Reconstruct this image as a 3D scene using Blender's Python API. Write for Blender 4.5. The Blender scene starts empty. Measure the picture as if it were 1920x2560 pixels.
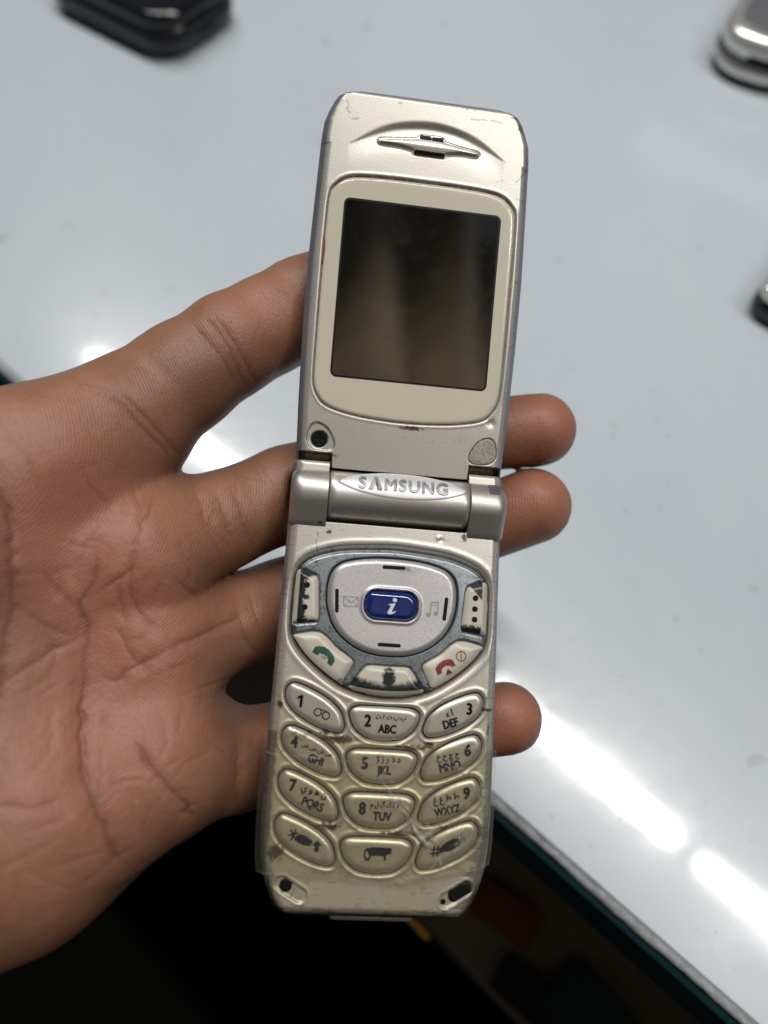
import bpy, bmesh, math, random
import numpy as np
from mathutils import Matrix, Vector, Euler

# ------------------------------------------------------------------ scene, camera, light
scene = bpy.context.scene
COL = scene.collection
R = math.radians
cam_data = bpy.data.cameras.new('camera')
cam_data.sensor_fit = 'VERTICAL'
cam_data.sensor_height = 34.6
cam_data.sensor_width = 25.95
cam_data.lens = 26.0
cam_data.clip_start = 0.005
cam_data.clip_end = 50.0
cam_data.dof.use_dof = True
cam_data.dof.focus_distance = 0.171
cam_data.dof.aperture_fstop = 6.2
camera = bpy.data.objects.new('camera', cam_data)
CAM_LOC = Vector((0, 0, 0.24))
CAM = Matrix.Translation(CAM_LOC) @ Matrix.Rotation(R(28), 4, 'X')
camera.matrix_world = CAM
COL.objects.link(camera)
scene.camera = camera

world = bpy.data.worlds.new('World')
scene.world = world
world.use_nodes = True
bg = world.node_tree.nodes['Background']
bg.inputs[0].default_value = (0.84, 0.90, 1.0, 1)
bg.inputs[1].default_value = 0.085


def tube_light(name, a, b, width, power, color):
    """A long ceiling tube hung over the counter; it is what the glossy top mirrors."""
    a, b = Vector(a), Vector(b)
    ld = bpy.data.lights.new(name, 'AREA')
    ld.shape = 'RECTANGLE'
    ld.size = (b - a).length
    ld.size_y = width
    ld.energy = power
    ld.color = color
    o = bpy.data.objects.new(name, ld)
    x = (b - a).normalized()
    z = Vector((0, 0, 1))
    y = z.cross(x).normalized()
    m = Matrix((x, y, x.cross(y))).transposed().to_4x4()
    m.translation = (a + b) / 2
    o.matrix_world = m
    COL.objects.link(o)
    return o


tube_light('ceiling_tube', (-0.723, 1.232, 1.25), (0.526, 0.128, 1.25), 0.034, 20.0, (1.0, 0.975, 0.945))
tube_light('ceiling_tube', (0.556, 0.095, 1.25), (0.95, -0.252, 1.25), 0.034, 5.0, (1.0, 0.975, 0.945))
tube_light('ceiling_tube', (0.76, 2.06, 1.25), (1.66, 1.27, 1.25), 0.14, 0.7, (1.0, 1.0, 1.0))

vs = scene.view_settings
scene.display_settings.display_device = 'sRGB'
vs.view_transform = 'Standard'
vs.look = 'None'
vs.exposure = -0.30
vs.gamma = 1.0
vs.use_curve_mapping = False
scene.cycles.max_bounces = 10
scene.cycles.transparent_max_bounces = 16
scene.cycles.caustics_reflective = False
scene.cycles.caustics_refractive = False
scene.cycles.use_denoising = True
scene.cycles.sample_clamp_indirect = 6.0

# ------------------------------------------------------------------ numeric helpers
rng = np.random.default_rng(7)
random.seed(3)
_LAT = rng.random((256, 256)).astype(np.float32)


def vnoise(x, y):
    xi = np.floor(x).astype(int); yi = np.floor(y).astype(int)
    fx = x - xi; fy = y - yi
    fx = fx * fx * (3 - 2 * fx); fy = fy * fy * (3 - 2 * fy)
    a = _LAT[xi & 255, yi & 255]; b = _LAT[(xi + 1) & 255, yi & 255]
    c = _LAT[xi & 255, (yi + 1) & 255]; d = _LAT[(xi + 1) & 255, (yi + 1) & 255]
    return (a * (1 - fx) + b * fx) * (1 - fy) + (c * (1 - fx) + d * fx) * fy


def fbm(x, y, o=4):
    s = 0; a = .5; t = 0
    for i in range(o):
        s = s + a * vnoise(x * 2 ** i + 17 * i, y * 2 ** i + 31 * i); t += a; a *= .55
    return s / t


def sstep(a, b, x):
    t = np.clip((x - a) / (b - a), 0, 1)
    return t * t * (3 - 2 * t)


def spline(pts, n=10, closed=True):
    """Catmull-Rom through the points, resampled."""
    p = np.array(pts, float); m = len(p); out = []
    rngi = range(m) if closed else range(m - 1)
    for i in rngi:
        if closed:
            p0, p1, p2, p3 = p[i - 1], p[i], p[(i + 1) % m], p[(i + 2) % m]
        else:
            p0, p1, p2, p3 = p[max(i - 1, 0)], p[i], p[i + 1], p[min(i + 2, m - 1)]
        for k in range(n):
            t = k / n
            out.append(.5 * (2 * p1 + (p2 - p0) * t + (2 * p0 - 5 * p1 + 4 * p2 - p3) * t * t + (3 * p1 - p0 - 3 * p2 + p3) * t ** 3))
    if not closed:
        out.append(p[-1])
    return np.array(out)


def resample(poly, n):
    q = np.vstack([poly, poly[:1]])
    s = np.r_[0, np.cumsum(np.hypot(*np.diff(q, axis=0).T))]
    t = np.linspace(0, s[-1], n, endpoint=False)
    return np.c_[np.interp(t, s, q[:, 0]), np.interp(t, s, q[:, 1])]


def seg_dist(x, y, a, b):
    ax, ay = a; bx, by = b
    vx, vy = bx - ax, by - ay
    L = vx * vx + vy * vy + 1e-12
    t = np.clip(((x - ax) * vx + (y - ay) * vy) / L, 0, 1)
    return np.hypot(x - ax - t * vx, y - ay - t * vy)


def line_dist(x, y, pts):
    d = np.full(np.shape(x), 1e9)
    for a, b in zip(pts[:-1], pts[1:]):
        d = np.minimum(d, seg_dist(x, y, a, b))
    return d


def poly_sd(x, y, poly, pad=4.0):
    """Signed distance (inside negative) to a closed polygon; +9 far away."""
    x = np.asarray(x, float); y = np.asarray(y, float)
    out = np.full(x.shape, 9.0)
    lo = poly.min(0) - pad; hi = poly.max(0) + pad
    m = (x > lo[0]) & (x < hi[0]) & (y > lo[1]) & (y < hi[1])
    if not m.any():
        return out
    px = x[m]; py = y[m]
    d = np.full(px.shape, 1e9); ins = np.zeros(px.shape, bool)
    n = len(poly)
    for i in range(n):
        a = poly[i]; b = poly[(i + 1) % n]
        d = np.minimum(d, seg_dist(px, py, a, b))
        c = (a[1] > py) != (b[1] > py)
        if abs(b[1] - a[1]) > 1e-12:
            ins ^= c & (px < (b[0] - a[0]) * (py - a[1]) / (b[1] - a[1]) + a[0])
    out[m] = np.where(ins, -d, d)
    return out


def mirror(poly):
    return np.array([(-x, y) for x, y in poly[::-1]])


def rrect(cx, cy, w, h, r, n=8, rot=0.0):
    pts = []
    for sx, sy, a0 in ((1, 1, 0), (-1, 1, 90), (-1, -1, 180), (1, -1, 270)):
        for k in range(n + 1):
            a = R(a0 + 90 * k / n)
            pts.append((sx * (w / 2 - r) + r * math.cos(a), sy * (h / 2 - r) + r * math.sin(a)))
    p = np.array(pts)
    c, s = math.cos(R(rot)), math.sin(R(rot))
    return np.c_[cx + p[:, 0] * c - p[:, 1] * s, cy + p[:, 0] * s + p[:, 1] * c]


# ------------------------------------------------------------------ object helpers
MM = 0.001


def tag(o, label=None, cat=None, group=None, kind=None):
    if label: o['label'] = label
    if cat: o['category'] = cat
    if group: o['group'] = group
    if kind: o['kind'] = kind
    return o


def link(name, me, mat, parent=None, smooth=True):
    mats = mat if isinstance(mat, (list, tuple)) else [mat]
    for m in mats:
        me.materials.append(m)
    if smooth is not None:
        me.polygons.foreach_set('use_smooth', [bool(smooth)] * len(me.polygons))
    o = bpy.data.objects.new(name, me)
    COL.objects.link(o)
    if parent is not None:
        o.parent = parent
    return o


def mesh_pydata(name, verts, faces, mat, parent=None, smooth=True, attrs=None, scale=MM, fmat=None):
    me = bpy.data.meshes.new(name)
    me.from_pydata([tuple(float(c) * scale for c in v) for v in verts], [], faces)
    if attrs:
        for k, a in attrs.items():
            at = me.attributes.new(k, 'FLOAT', 'POINT')
            at.data.foreach_set('value', np.asarray(a, np.float32))
    if fmat is not None:
        me.polygons.foreach_set('material_index', np.asarray(fmat, np.int32))
    me.update()
    return link(name, me, mat, parent, smooth)


def mesh_fast(name, V, F, mat, parent=None, smooth=True, attrs=None, scale=MM, extra=None):
    """V (n,3) array, F (m,4) quads, extra: list of ngons."""
    me = bpy.data.meshes.new(name)
    extra = extra or []
    nq = len(F)
    loops = np.concatenate([np.asarray(F, np.int32).ravel()] + [np.asarray(e, np.int32) for e in extra])
    starts = list(np.arange(nq) * 4); s = nq * 4
    for e in extra:
        starts.append(s); s += len(e)
    me.vertices.add(len(V)); me.vertices.foreach_set('co', (np.asarray(V, np.float32) * scale).ravel())
    me.loops.add(len(loops)); me.loops.foreach_set('vertex_index', loops)
    me.polygons.add(len(starts)); me.polygons.foreach_set('loop_start', np.asarray(starts, np.int32))
    if attrs:
        for k, a in attrs.items():
            at = me.attributes.new(k, 'FLOAT', 'POINT')
            at.data.foreach_set('value', np.asarray(a, np.float32))
    me.update(calc_edges=True); me.validate()
    return link(name, me, mat, parent, smooth)


def radial(name, poly, zfun, mat, parent=None, rings=12, n=72, base=None, center=None, attr=None, smooth=True):
    """A cap star-shaped about its centre: rings from the outline to the middle, heights from zfun, a skirt down to base."""
    p = resample(poly, n)
    area = np.sum(p[:, 0] * np.roll(p[:, 1], -1) - np.roll(p[:, 0], -1) * p[:, 1])
    if area < 0: p = p[::-1]
    c = np.array(center) if center is not None else p.mean(0)
    V = []
    ss = 1 - np.linspace(0, 1, rings + 1)[:-1] ** 1.15
    if base is not None:
        V.append(np.c_[p, np.full(n, base)])
    for s in ss:
        q = c + (p - c) * s
        V.append(np.c_[q, zfun(q[:, 0], q[:, 1])])
    k = len(V)
    V = np.vstack(V + [np.array([[c[0], c[1], float(zfun(np.array([c[0]]), np.array([c[1]]))[0])]])])
    F = []
    for i in range(k - 1):
        for j in range(n):
            F.append((i * n + j, i * n + (j + 1) % n, (i + 1) * n + (j + 1) % n, (i + 1) * n + j))
    tip = [( (k - 1) * n + j, (k - 1) * n + (j + 1) % n, k * n) for j in range(n)]
    attrs = None
    if attr:
        attrs = {key: fn(V[:, 0], V[:, 1]) for key, fn in attr.items()}
    return mesh_fast(name, V, np.array(F), mat, parent, smooth, attrs, extra=tip)


# ------------------------------------------------------------------ materials
def new_mat(name):
    m = bpy.data.materials.new(name); m.use_nodes = True
    nt = m.node_tree
    return m, nt, nt.nodes['Principled BSDF']


def setp(b, **k):
    names = dict(color='Base Color', metal='Metallic', rough='Roughness', spec='Specular IOR Level', coat='Coat Weight',
                 coatr='Coat Roughness', ior='IOR', sss='Subsurface Weight', trans='Transmission Weight', alpha='Alpha')
    for key, v in k.items():
        if key == 'color': v = (*v, 1)
        b.inputs[names[key]].default_value = v


def node(nt, t, **k):
    n = nt.nodes.new(t)
    for key, v in k.items():
        setattr(n, key, v)
    return n


def noise(nt, scale, detail=4, rough=.6, coord='Object', stretch=None):
    tc = node(nt, 'ShaderNodeTexCoord')
    src = tc.outputs[coord]
    if stretch:
        mp = node(nt, 'ShaderNodeMapping'); mp.inputs['Scale'].default_value = stretch
        nt.links.new(src, mp.inputs[0]); src = mp.outputs[0]
    n = node(nt, 'ShaderNodeTexNoise')
    n.inputs['Scale'].default_value = scale; n.inputs['Detail'].default_value = detail; n.inputs['Roughness'].default_value = rough
    nt.links.new(src, n.inputs['Vector'])
    return n.outputs['Fac']


def ramp(nt, fac, stops):
    r = node(nt, 'ShaderNodeValToRGB')
    els = r.color_ramp.elements
    while len(els) < len(stops): els.new(.5)
    for e, (p, c) in zip(els, stops):
        e.position = p; e.color = c if len(c) == 4 else (*c, 1)
    nt.links.new(fac, r.inputs[0])
    return r.outputs[0]


def mixc(nt, fac, a, b, blend='MIX'):
    m = node(nt, 'ShaderNodeMix', data_type='RGBA', blend_type=blend)
    for sock, v in ((m.inputs[0], fac), (m.inputs[6], a), (m.inputs[7], b)):
        if isinstance(v, (int, float)): sock.default_value = v
        elif isinstance(v, tuple): sock.default_value = v if len(v) == 4 else (*v, 1)
        else: nt.links.new(v, sock)
    return m.outputs[2]


def attr(nt, name):
    a = node(nt, 'ShaderNodeAttribute'); a.attribute_name = name
    return a.outputs['Fac']


def bump(nt, b, h, strength=.2, dist=.0002, prev=None):
    n = node(nt, 'ShaderNodeBump')
    n.inputs['Strength'].default_value = strength; n.inputs['Distance'].default_value = dist
    nt.links.new(h, n.inputs['Height'])
    if prev is not None: nt.links.new(prev, n.inputs['Normal'])
    if b is not None: nt.links.new(n.outputs[0], b.inputs['Normal'])
    return n.outputs[0]


def simple(name, color, rough=.5, metal=0, **k):
    m, nt, b = new_mat(name); setp(b, color=color, rough=rough, metal=metal, **k)
    return m


def paint_mat(name, color, worn=(.16, .15, .13), metal=.45, rough=.42, flake=.10):
    """Champagne-silver flake paint; attributes wear and dirt hold chips, scratches and grime."""
    m, nt, b = new_mat(name)
    fl = noise(nt, 3600, 3, .7)
    col = ramp(nt, fl, [(.30, tuple(c * (1 - flake) for c in color)), (.72, tuple(min(1, c * (1 + flake)) for c in color))])
    blot = noise(nt, 90, 4, .6)
    col = mixc(nt, ramp(nt, blot, [(.45, (0, 0, 0)), (.75, (.35, .35, .35))]), col, tuple(c * k for c, k in zip(color, (.86, .83, .74))))
    col = mixc(nt, attr(nt, 'aged'), col, tuple(c * k for c, k in zip(color, (.95, .91, .70))))
    col = mixc(nt, attr(nt, 'rim'), col, (.27, .29, .33))
    col = mixc(nt, attr(nt, 'wear'), col, worn)
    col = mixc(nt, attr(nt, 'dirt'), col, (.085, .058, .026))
    nt.links.new(col, b.inputs['Base Color'])
    setp(b, metal=metal, rough=rough, spec=.5)
    bump(nt, b, fl, .10, .00003)
    return m


CHAMP = (.555, .53, .48)
M = {}
M['paint'] = paint_mat('champagne_paint', CHAMP, metal=.55, rough=.40, flake=.24)
M['hinge'] = paint_mat('hinge_silver', (.56, .545, .52), metal=.78, rough=.40, flake=.18)
M['plaque'] = paint_mat('plaque_silver', (.70, .70, .72), metal=.35, rough=.42, flake=.12)
M['key'] = paint_mat('key_silver', (.50, .48, .425), metal=.55, rough=.33, flake=.08)
M['letter'] = paint_mat('letter_grey', (.30, .30, .31), metal=.5, rough=.4)
M['dpad'] = paint_mat('pad_silver', (.56, .54, .55), metal=.6, rough=.40, flake=.26)
M['spider'] = paint_mat('worn_gunmetal', (.33, .36, .39), worn=(.035, .05, .05), metal=.75, rough=.36)
M['ivory'] = paint_mat('ivory_key', (.62, .58, .49), worn=(.012, .018, .018), metal=.0, rough=.3, flake=.03)
M['lens'] = simple('cream_lens_print', (.66, .615, .495), .16, 0, coat=.6, coatr=.05)
M['black'] = simple('black_plastic', (.006, .007, .008), .4, spec=.2)
M['legend'] = simple('legend_ink', (.007, .009, .012), .6, spec=.12)
M['faint'] = simple('embossed_line', (.30, .285, .25), .45, .3)
M['green'] = simple('green_ink', (.015, .075, .045), .45)
M['red'] = simple('red_ink', (.20, .018, .018), .45)
M['chrome'] = simple('chrome', (.74, .72, .68), .28, .7)
M['grime'] = paint_mat('grimy_recess', (.075, .078, .058), metal=.2, rough=.5)
M['plug'] = paint_mat('rubber_plug', (.40, .37, .31), metal=.2, rough=.55)
M['led'] = simple('led_window', (.10, .10, .115), .3)
M['white_ink'] = simple('white_ink', (.72, .73, .76), .4)

m, nt, b = new_mat('screen_glass')
setp(b, rough=.06, spec=1.0, coat=1.0, coatr=.03, ior=1.8)
sm = noise(nt, 60, 3, .6, stretch=(1, 2.4, 1))
nt.links.new(ramp(nt, sm, [(.35, (.005, .0045, .003)), (.75, (.012, .010, .006))]), b.inputs['Base Color'])
sr = noise(nt, 130, 5, .7)
nt.links.new(ramp(nt, sr, [(.45, (.04, .04, .04)), (.80, (.16, .16, .16))]), b.inputs['Roughness'])
M['screen'] = m

m, nt, b = new_mat('blue_key_resin')
setp(b, color=(.008, .022, .15), rough=.12, spec=.6, coat=.6, coatr=.04)
M['blue'] = m

# clear adhesive tape: mostly see-through, faintly yellow, glossy where it wrinkles, the glare there painted in pale
m, nt, b = new_mat('clear_tape')
tr = node(nt, 'ShaderNodeBsdfTransparent')
tw = noise(nt, 160, 5, .7)
nt.links.new(mixc(nt, attr(nt, 'wear'), ramp(nt, tw, [(.35, (.985, .975, .92)), (.75, (.95, .935, .84))]), (.80, .77, .66)), tr.inputs[0])
setp(b, color=(.55, .54, .48), rough=.14, spec=.8)
mix = node(nt, 'ShaderNodeMixShader')
lw = node(nt, 'ShaderNodeLayerWeight'); lw.inputs['Blend'].default_value = .25
mp = node(nt, 'ShaderNodeMapRange'); mp.inputs['To Min'].default_value = .035; mp.inputs['To Max'].default_value = .75
nt.links.new(lw.outputs['Fresnel'], mp.inputs['Value'])
ad = node(nt, 'ShaderNodeMath', operation='MULTIPLY_ADD'); ad.inputs[1].default_value = .95
nt.links.new(attr(nt, 'gloss'), ad.inputs[0]); nt.links.new(mp.outputs[0], ad.inputs[2])
nt.links.new(ad.outputs[0], mix.inputs[0])
nt.links.new(tr.outputs[0], mix.inputs[1]); nt.links.new(b.outputs[0], mix.inputs[2])
nt.links.new(mix.outputs[0], nt.nodes['Material Output'].inputs[0])
bump(nt, b, noise(nt, 700, 3, .6), .25, .0001)
M['tape'] = m

# glossy white counter top: hazy base under a sharp clear surface, smears and specks
m, nt, b = new_mat('white_counter_gloss')
sm = noise(nt, 9, 5, .62, stretch=(1, .35, 1))
sp = noise(nt, 240, 2, .5)
col = ramp(nt, sm, [(.3, (.53, .59, .635)), (.7, (.59, .645, .685))])
col = mixc(nt, ramp(nt, noise(nt, 3.2, 3, .5), [(.3, (.25, .25, .25)), (.65, (0, 0, 0))]), col, (.42, .46, .50))
col = mixc(nt, ramp(nt, noise(nt, 75, 3, .5), [(.685, (0, 0, 0)), (.73, (.5, .5, .5))]), col, (.36, .38, .40))
col = mixc(nt, ramp(nt, sp, [(.715, (0, 0, 0)), (.75, (.6, .6, .6))]), col, (.33, .34, .35))
nt.links.new(col, b.inputs['Base Color'])
nt.links.new(ramp(nt, noise(nt, 14, 6, .7, stretch=(1, .3, 1)), [(.3, (.20, .20, .20)), (.75, (.34, .34, .34))]), b.inputs['Roughness'])
setp(b, spec=.5, coat=.62)
nt.links.new(ramp(nt, noise(nt, 26, 8, .8, stretch=(.3, 1, 1)), [(.35, (.035, .035, .035)), (.7, (.15, .15, .15))]), b.inputs['Coat Roughness'])
M['counter'] = m

m, nt, b = new_mat('rough_edge_seal')
en = noise(nt, 420, 6, .75)
nt.links.new(ramp(nt, en, [(.3, (.26, .27, .28)), (.7, (.52, .54, .55))]), b.inputs['Base Color'])
setp(b, rough=.55); bump(nt, b, en, .8, .0012)
M['seal'] = m
m, nt, b = new_mat('green_glass_edge')
nt.links.new(ramp(nt, noise(nt, 60, 4, .6), [(.3, (.014, .056, .064)), (.7, (.028, .088, .096))]), b.inputs['Base Color'])
setp(b, rough=.22, spec=.5)
M['glass_edge'] = m
M['void'] = simple('dark_floor', (.004, .004, .003), .8, spec=.03)
m, nt, b = new_mat('dim_shelf_board')
nt.links.new(ramp(nt, noise(nt, 30, 5, .6), [(.3, (.20, .165, .12)), (.7, (.30, .25, .19))]), b.inputs['Base Color'])
setp(b, rough=.7, spec=.1); M['shelf'] = m
M['brass'] = simple('brass_trim', (.75, .46, .10), .3, .9)
M['box_red'] = simple('red_carton', (.19, .055, .038), .5, spec=.15)
M['box_teal'] = simple('dark_teal_carton', (.02, .042, .052), .5, spec=.15)
M['box_black'] = simple('black_carton', (.018, .018, .02), .5, spec=.15)
M['dark_shell'] = simple('black_phone_shell', (.013, .015, .020), .28)
M['dark_gloss'] = simple('black_phone_gloss', (.008, .009, .012), .10)
M['silver_shell'] = simple('silver_phone_shell', (.78, .77, .73), .22, .72)
M['grey_panel'] = simple('grey_phone_panel', (.13, .13, .14), .3)

# skin of the palm: pinkish mounds, darker lines, fine ridges
m, nt, b = new_mat('palm_skin')
n1 = noise(nt, 55, 5, .62)
n2 = noise(nt, 420, 4, .65)
col = ramp(nt, n1, [(.25, (.25, .112, .060)), (.52, (.315, .150, .084)), (.78, (.36, .188, .115))])
col = mixc(nt, ramp(nt, noise(nt, 140, 4, .7), [(.42, (0, 0, 0)), (.66, (.38, .38, .38))]), col, (.40, .175, .11))
col = mixc(nt, attr(nt, 'pink'), col, (.40, .15, .095))
col = mixc(nt, ramp(nt, n2, [(.35, (.22, .22, .22)), (.65, (0, 0, 0))]), col, (.30, .125, .075))
vor = node(nt, 'ShaderNodeTexVoronoi', feature='DISTANCE_TO_EDGE'); vor.inputs['Scale'].default_value = 95
vmix = node(nt, 'ShaderNodeTexCoord'); vd = node(nt, 'ShaderNodeTexNoise'); vd.inputs['Scale'].default_value = 130; vd.inputs['Detail'].default_value = 3
nt.links.new(vmix.outputs['Object'], vd.inputs['Vector'])
vadd = node(nt, 'ShaderNodeMix', data_type='RGBA', blend_type='LINEAR_LIGHT'); vadd.inputs[0].default_value = .0016
nt.links.new(vmix.outputs['Object'], vadd.inputs[6]); nt.links.new(vd.outputs['Color'], vadd.inputs[7]); nt.links.new(vadd.outputs[2], vor.inputs['Vector'])
vline = ramp(nt, vor.outputs['Distance'], [(.0, (1, 1, 1)), (.045, (0, 0, 0))])
vgate = ramp(nt, noise(nt, 38, 2, .5), [(.50, (0, 0, 0)), (.66, (.30, .30, .30))])
vl = mixc(nt, 1.0, vline, vgate, 'MULTIPLY')
col = mixc(nt, vl, col, (.20, .085, .05))
fine = node(nt, 'ShaderNodeTexVoronoi', feature='DISTANCE_TO_EDGE'); fine.inputs['Scale'].default_value = 620
nt.links.new(vadd.outputs[2], fine.inputs['Vector'])
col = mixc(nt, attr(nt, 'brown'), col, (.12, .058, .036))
col = mixc(nt, attr(nt, 'crease'), col, (.19, .07, .04))
nt.links.new(col, b.inputs['Base Color'])
setp(b, rough=.46, spec=.45, sss=.12)
b.inputs['Subsurface Radius'].default_value = (1.0, .36, .2)
b.inputs['Subsurface Scale'].default_value = .0022
tc = node(nt, 'ShaderNodeTexCoord')
wv = node(nt, 'ShaderNodeTexWave', wave_type='RINGS', rings_direction='SPHERICAL')
mpn = node(nt, 'ShaderNodeMapping'); mpn.inputs['Location'].default_value = (.085, -.012, .15)
nt.links.new(tc.outputs['Object'], mpn.inputs[0]); nt.links.new(mpn.outputs[0], wv.inputs['Vector'])
wv.inputs['Scale'].default_value = 520; wv.inputs['Distortion'].default_value = 9; wv.inputs['Detail'].default_value = 2
wv.inputs['Detail Scale'].default_value = .22
p1 = bump(nt, None, wv.outputs['Fac'], .24, .00013)
p2 = bump(nt, None, noise(nt, 900, 4, .7), .30, .00018, p1)
p2 = bump(nt, None, ramp(nt, fine.outputs['Distance'], [(.0, (0, 0, 0)), (.12, (1, 1, 1))]), .22, .00012, p2)
p2 = bump(nt, None, mixc(nt, 1.0, (1, 1, 1), vl, 'SUBTRACT'), .5, .0003, p2)
bump(nt, b, noise(nt, 160, 5, .7), .14, .0004, p2)
M['skin'] = m

m, nt, b = new_mat('brown_shirt_cloth')
tc = node(nt, 'ShaderNodeTexCoord'); sx = node(nt, 'ShaderNodeSeparateXYZ'); nt.links.new(tc.outputs['Object'], sx.inputs[0])
hz = node(nt, 'ShaderNodeMath', operation='MULTIPLY_ADD'); hz.inputs[1].default_value = -.45
nt.links.new(sx.outputs[0], hz.inputs[0]); nt.links.new(sx.outputs[2], hz.inputs[2])
band = ramp(nt, hz.outputs[0], [(.0, (.02, .02, .018)), (.42, (.025, .022, .018)), (.50, (.60, .46, .27)), (.80, (.60, .46, .27)), (.93, (.012, .011, .010))])  # dark ends of the cloth shaped to darken reflections in screen and hinge
nt.links.new(mixc(nt, ramp(nt, noise(nt, 14, 4, .6), [(.3, (0, 0, 0)), (.7, (.6, .6, .6))]), band, (.5, .5, .5), 'MULTIPLY'), b.inputs['Base Color'])
setp(b, rough=.85); M['shirt'] = m

# ------------------------------------------------------------------ setting: counter, dark space below
E0 = Vector((0.0325, 0.0294, 0)); EA = Vector((0.751, -0.660, 0)); EB = Vector((0.660, 0.751, 0))


def edge_point(a, b, z):
    p = E0 + EA * a + EB * b
    return (p.x, p.y, z)


def edge_extrude(name, section, mat, parent=None, a0=-1.3, a1=1.0, n=2, jitter=0.0, smooth=False):
    """Sweep a closed (b, z) section along the counter edge."""
    V, F = [], []
    k = len(section)
    for i in range(n):
        a = a0 + (a1 - a0) * i / (n - 1)
        for j, (b, z) in enumerate(section):
            jb = jz = 0
            if jitter:
                jb = (vnoise(np.array([a * 330.]), np.array([j * 3.1]))[0] - .5) * jitter * 2 + (vnoise(np.array([a * 60.]), np.array([j * 7.7]))[0] - .5) * jitter * 2
                jz = (vnoise(np.array([a * 420.]), np.array([j * 5.3 + 9]))[0] - .5) * jitter
            V.append(edge_point(a, b + jb, z + jz))
    for i in range(n - 1):
        for j in range(k):
            F.append((i * k + j, i * k + (j + 1) % k, (i + 1) * k + (j + 1) % k, (i + 1) * k + j))
    F.append(tuple(range(k))[::-1]); F.append(tuple((n - 1) * k + j for j in range(k)))
    o = mesh_pydata(name, V, F, mat, parent, smooth, scale=1.0)
    bm = bmesh.new(); bm.from_mesh(o.data); bmesh.ops.recalc_face_normals(bm, faces=bm.faces); bm.to_mesh(o.data); bm.free()
    return o


counter = edge_extrude('counter_top', [(1.5, 0), (1.5, -.012), (.0026, -.012), (.0026, -.0012), (.0034, 0)], M['counter'])
tag(counter, 'glossy bluish white counter top with tube light reflections', 'counter', kind='structure')
edge_extrude('edge_seal', [(.0025, -.0006), (.0025, -.006), (.0010, -.006), (.0004, -.0012), (.0012, -.0005)], M['seal'], counter, -.5, .5, 900, .00022, True)
edge_extrude('glass_edge', [(.0030, -.0063), (.0030, -.024), (-.0030, -.024), (-.0034, -.022), (-.0014, -.0040), (.0000, -.0020), (.0006, -.0063)], M['glass_edge'], counter, -1.3, 1.0, 2, 0)

fl = mesh_pydata('floor', [(-3, -3, -.75), (3, -3, -.75), (3, 3, -.75), (-3, 3, -.75)], [(0, 1, 2, 3)], M['void'], None, False, scale=1.0)
tag(fl, 'black unlit floor below the counter', 'floor', kind='structure')


def box_oriented(name, c, ex, ey, sx, sy, z0, z1, mat, parent=None, bev=.0015):
    """A bevelled carton: base centre c, unit axes ex/ey, sizes sx, sy."""
    bm = bmesh.new()
    vs_ = []
    for z in (z0, z1):
        for a, b in ((-1, -1), (1, -1), (1, 1), (-1, 1)):
            p = Vector(c) + ex * (a * sx / 2) + ey * (b * sy / 2)
            vs_.append(bm.verts.new((p.x, p.y, z)))
    for f in ((3, 2, 1, 0), (4, 5, 6, 7), (0, 1, 5, 4), (1, 2, 6, 5), (2, 3, 7, 6), (3, 0, 4, 7)):
        bm.faces.new([vs_[i] for i in f])
    if bev:
        bmesh.ops.bevel(bm, geom=bm.edges[:], offset=bev, segments=2, affect='EDGES')
    bmesh.ops.recalc_face_normals(bm, faces=bm.faces)
    me = bpy.data.meshes.new(name); bm.to_mesh(me); bm.free()
    return link(name, me, mat, parent, False)


SA = Vector((0.728, -0.685, 0)); SB = Vector((0.685, 0.728, 0))
shelf = box_oriented('lower_shelf', Vector((0.0128, -0.0022, 0)) + SB * .153 + SA * .13, SA, SB, .80, .30, -.135, -.12, M['shelf'])
tag(shelf, 'dim brown lower shelf under the counter', 'shelf', kind='structure')
tr_ = box_oriented('metal_trim', Vector((0.0128, -0.0022, 0)) + SB * .0008 + SA * .0, SA, SB, .014, .0022, -.1345, -.1185, M['brass'], shelf, .0006)  # short strip stands for the golden light glint on the edge trim
tr_['label'] = 'yellow strip on the shelf edge'
for nm, px, (sx, sy, h), mat, lab, rot in (
        ('carton', (.0475, .004), (.030, .014, .012), 'box_red', 'dull red carton lying on the lower shelf beside the phone', 10),
        ('carton', (.0800, -.0330), (.034, .022, .014), 'box_teal', 'dark teal carton on the lower shelf, nearest the counter edge', -6),
        ('carton', (.0560, -.0250), (.026, .014, .010), 'box_black', 'small black carton on the lower shelf near its front edge', 4)):
    c, s = math.cos(R(rot)), math.sin(R(rot))
    ex = Vector((SA.x * c - SA.y * s, SA.x * s + SA.y * c, 0)); ey = Vector((-ex.y, ex.x, 0))
    root = bpy.data.objects.new(nm, None); COL.objects.link(root); root.location = (px[0], px[1], -.12)
    tag(root, lab, 'box', 'cartons on the lower shelf')
    box_oriented('carton_body', (0, 0, 0), ex, ey, sx, sy, .0002, h - .003, M[mat], root, .001)
    box_oriented('lid', (0, 0, 0), ex, ey, sx + .0012, sy + .0012, h - .0028, h, M[mat], root, .0008)


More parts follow.
